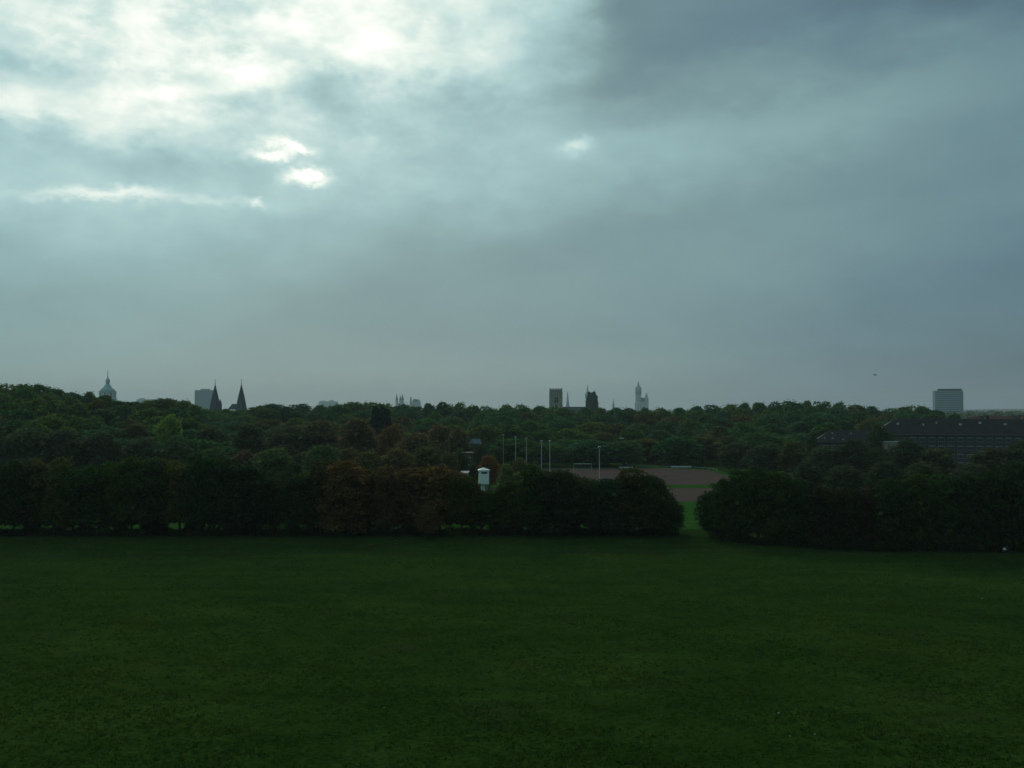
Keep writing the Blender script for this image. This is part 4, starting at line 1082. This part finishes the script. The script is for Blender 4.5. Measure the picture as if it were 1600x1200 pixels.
# thickness of the overcast: broad gradient, then breaks and bands
t = add(.215, mul(step(az, .05, .52), -.145))
t = add(t, mul(step(el, .02, .26), .15))
t = add(t, mul(step(az, .0, -.45), .06))
t = add(t, mul(sub(n4, .5), .13))
tl = blob(330, 0, 560, 230, 1.0, raw=True)
n5 = wn(15, 6, .52, (1, 1, 1.5), 5.2, .2)
t = add(t, mul(sub(n3, .5), add(.03, mul(tl, .30))))
t = add(t, mul(sub(step(n5, .36, .62), .5), add(.008, mul(tl, .19))))
t = add(t, mul(sub(step(wn(24, 5, .55, (1, 1, 1.8), 11.7), .42, .6), .5), mul(tl, .08)))
t = add(t, blob(250, 380, 620, 170, .06, raw=True))
for bl in [
    (160, -90, 420, 260, .26), (640, -100, 400, 240, .30), (0, 60, 300, 130, .06), (620, 20, 260, 110, .10), (120, 250, 420, 120, .13),
    (330, 150, 120, 26, .20, 14), (90, 150, 150, 22, .17, 2), (60, 180, 110, 14, .12), (200, 60, 160, 40, .12), (390, 110, 60, 30, .2),
    (250, 145, 60, 40, .12), (590, 55, 36, 40, .10), (650, 95, 110, 28, .12), (745, 90, 90, 30, .10), (20, 130, 50, 40, .06),
    (130, 235, 200, 26, -.10, -2), (300, 265, 180, 30, -.08), (160, 85, 70, 16, -.08), (330, 60, 90, 26, -.06), (500, 120, 130, 24, -.08, 8), (440, 80, 60, 18, -.10),
    (600, 160, 160, 26, -.06), (40, 100, 60, 16, -.12),
    (150, 306, 90, 9, .24, 4), (220, 298, 36, 9, .14, 8), (330, 312, 90, 9, .10, -3), (402, 316, 12, 5, .24),
    (700, 250, 260, 60, .06), (905, 229, 20, 12, .26),
    (700, 420, 420, 80, -.03, 6), (1000, 350, 330, 60, -.05, 10), (1150, 215, 300, 60, .055, 10), (1400, 160, 240, 50, .035, 10), (950, 250, 200, 70, .03),
    (1250, 420, 350, 90, .02), (1500, 330, 200, 60, .03, 8), (600, 560, 700, 40, .02),
]: t = add(t, blob(*bl))
# the heavy cloud bank hanging in from the upper right, with a soft slanting edge
a0, e0 = ae(1050, 160)
edge = sub(V, add(e0, mul(sub(U, a0), .17)))
bank = mul(step(U, ae(835, 100)[0], ae(1010, 100)[0]), step(edge, -.028, .040))
bank = mul(bank, step(el, 1.1, .5))
tb = add(.20, add(mul(step(az, .10, .50), -.19), mul(sub(n4, .5), .20)))
tb = add(tb, blob(1210, 85, 160, 26, .09, 8))
t = add(mul(t, sub(1.0, bank)), mul(tb, bank))
# the two burning gaps near the hidden sun
for bl in [(428, 243, 34, 6, .34, 6), (464, 231, 24, 7, .46, -20), (484, 275, 30, 12, .62, -8), (425, 222, 20, 6, .16, -15), (470, 262, 90, 50, .07)]: t = add(t, blob(*bl))
ramp = N.new('ShaderNodeValToRGB'); e = ramp.color_ramp.elements
def lin(c): return [((v / 255) / 12.92 if v <= 10 else ((v / 255 + .055) / 1.055) ** 2.4) for v in c]
STOPS = [(0.0, (70, 95, 106)), (.14, (91, 121, 133)), (.30, (117, 149, 153)), (.46, (142, 178, 181)), (.62, (169, 204, 205)), (.78, (208, 230, 224)), (.92, (242, 251, 242)), (1.0, (255, 255, 250))]
while len(e) < len(STOPS): e.new(.5)
for k, (p, c) in enumerate(STOPS): e[k].position = p; e[k].color = (*lin(c), 1)
Lk.new(t, ramp.inputs['Fac'])
over = add(1.0, mul(math_('MAXIMUM', sub(t, .95), 0.0), 1.2))
SKYS = .10
vm = N.new('ShaderNodeVectorMath'); vm.operation = 'SCALE'; Lk.new(ramp.outputs['Color'], vm.inputs[0]); Lk.new(mul(over, 1.0 / SKYS), vm.inputs['Scale'])
sky = N.new('ShaderNodeTexSky'); sky.sky_type = 'NISHITA'; sky.sun_disc = False; sky.sun_elevation = SUN_EL; sky.sun_rotation = SUN_AZ % (2 * PI)
mx = N.new('ShaderNodeMix'); mx.data_type = 'RGBA'; mx.inputs['Factor'].default_value = .96
Lk.new(sky.outputs['Color'], mx.inputs['A']); Lk.new(vm.outputs[0], mx.inputs['B'])
Lk.new(mx.outputs['Result'], bg.inputs['Color']); bg.inputs['Strength'].default_value = SKYS
w.cycles.sampling_method = 'MANUAL'; w.cycles.sample_map_resolution = 1024

sl = bpy.data.lights.new('sun', 'SUN'); sl.energy = 1.3; sl.angle = R(20); sl.color = (1, .96, .90)
so = bpy.data.objects.new('sun', sl); col.objects.link(so)
sv = Vector((math.sin(SUN_AZ) * math.cos(SUN_EL), math.cos(SUN_AZ) * math.cos(SUN_EL), math.sin(SUN_EL)))
so.rotation_euler = sv.to_track_quat('Z', 'Y').to_euler(); so.location = (0, 0, 200)

# ------------------------------------------------------------------ camera and render
cam = bpy.data.cameras.new('camera'); co = bpy.data.objects.new('camera', cam); col.objects.link(co)
cam.sensor_width = 36; cam.lens = 36 * F / 1600; cam.clip_end = 30000; cam.clip_start = .1
co.location = (0, 0, H); co.rotation_euler = (R(90) + TH, 0, 0)
sc.camera = co
sc.view_settings.view_transform = 'Standard'; sc.view_settings.look = 'None'; sc.view_settings.exposure = 0; sc.view_settings.gamma = 1
sc.render.engine = 'CYCLES'; c = sc.cycles
c.max_bounces = 5; c.diffuse_bounces = 2; c.glossy_bounces = 2; c.transmission_bounces = 2; c.volume_bounces = 0; c.transparent_max_bounces = 4
c.use_denoising = True; c.denoising_prefilter = 'ACCURATE'; c.denoiser = 'OPENIMAGEDENOISE'; c.denoising_input_passes = 'RGB_ALBEDO_NORMAL'
c.sample_clamp_indirect = 5; c.caustics_reflective = False; c.caustics_refractive = False
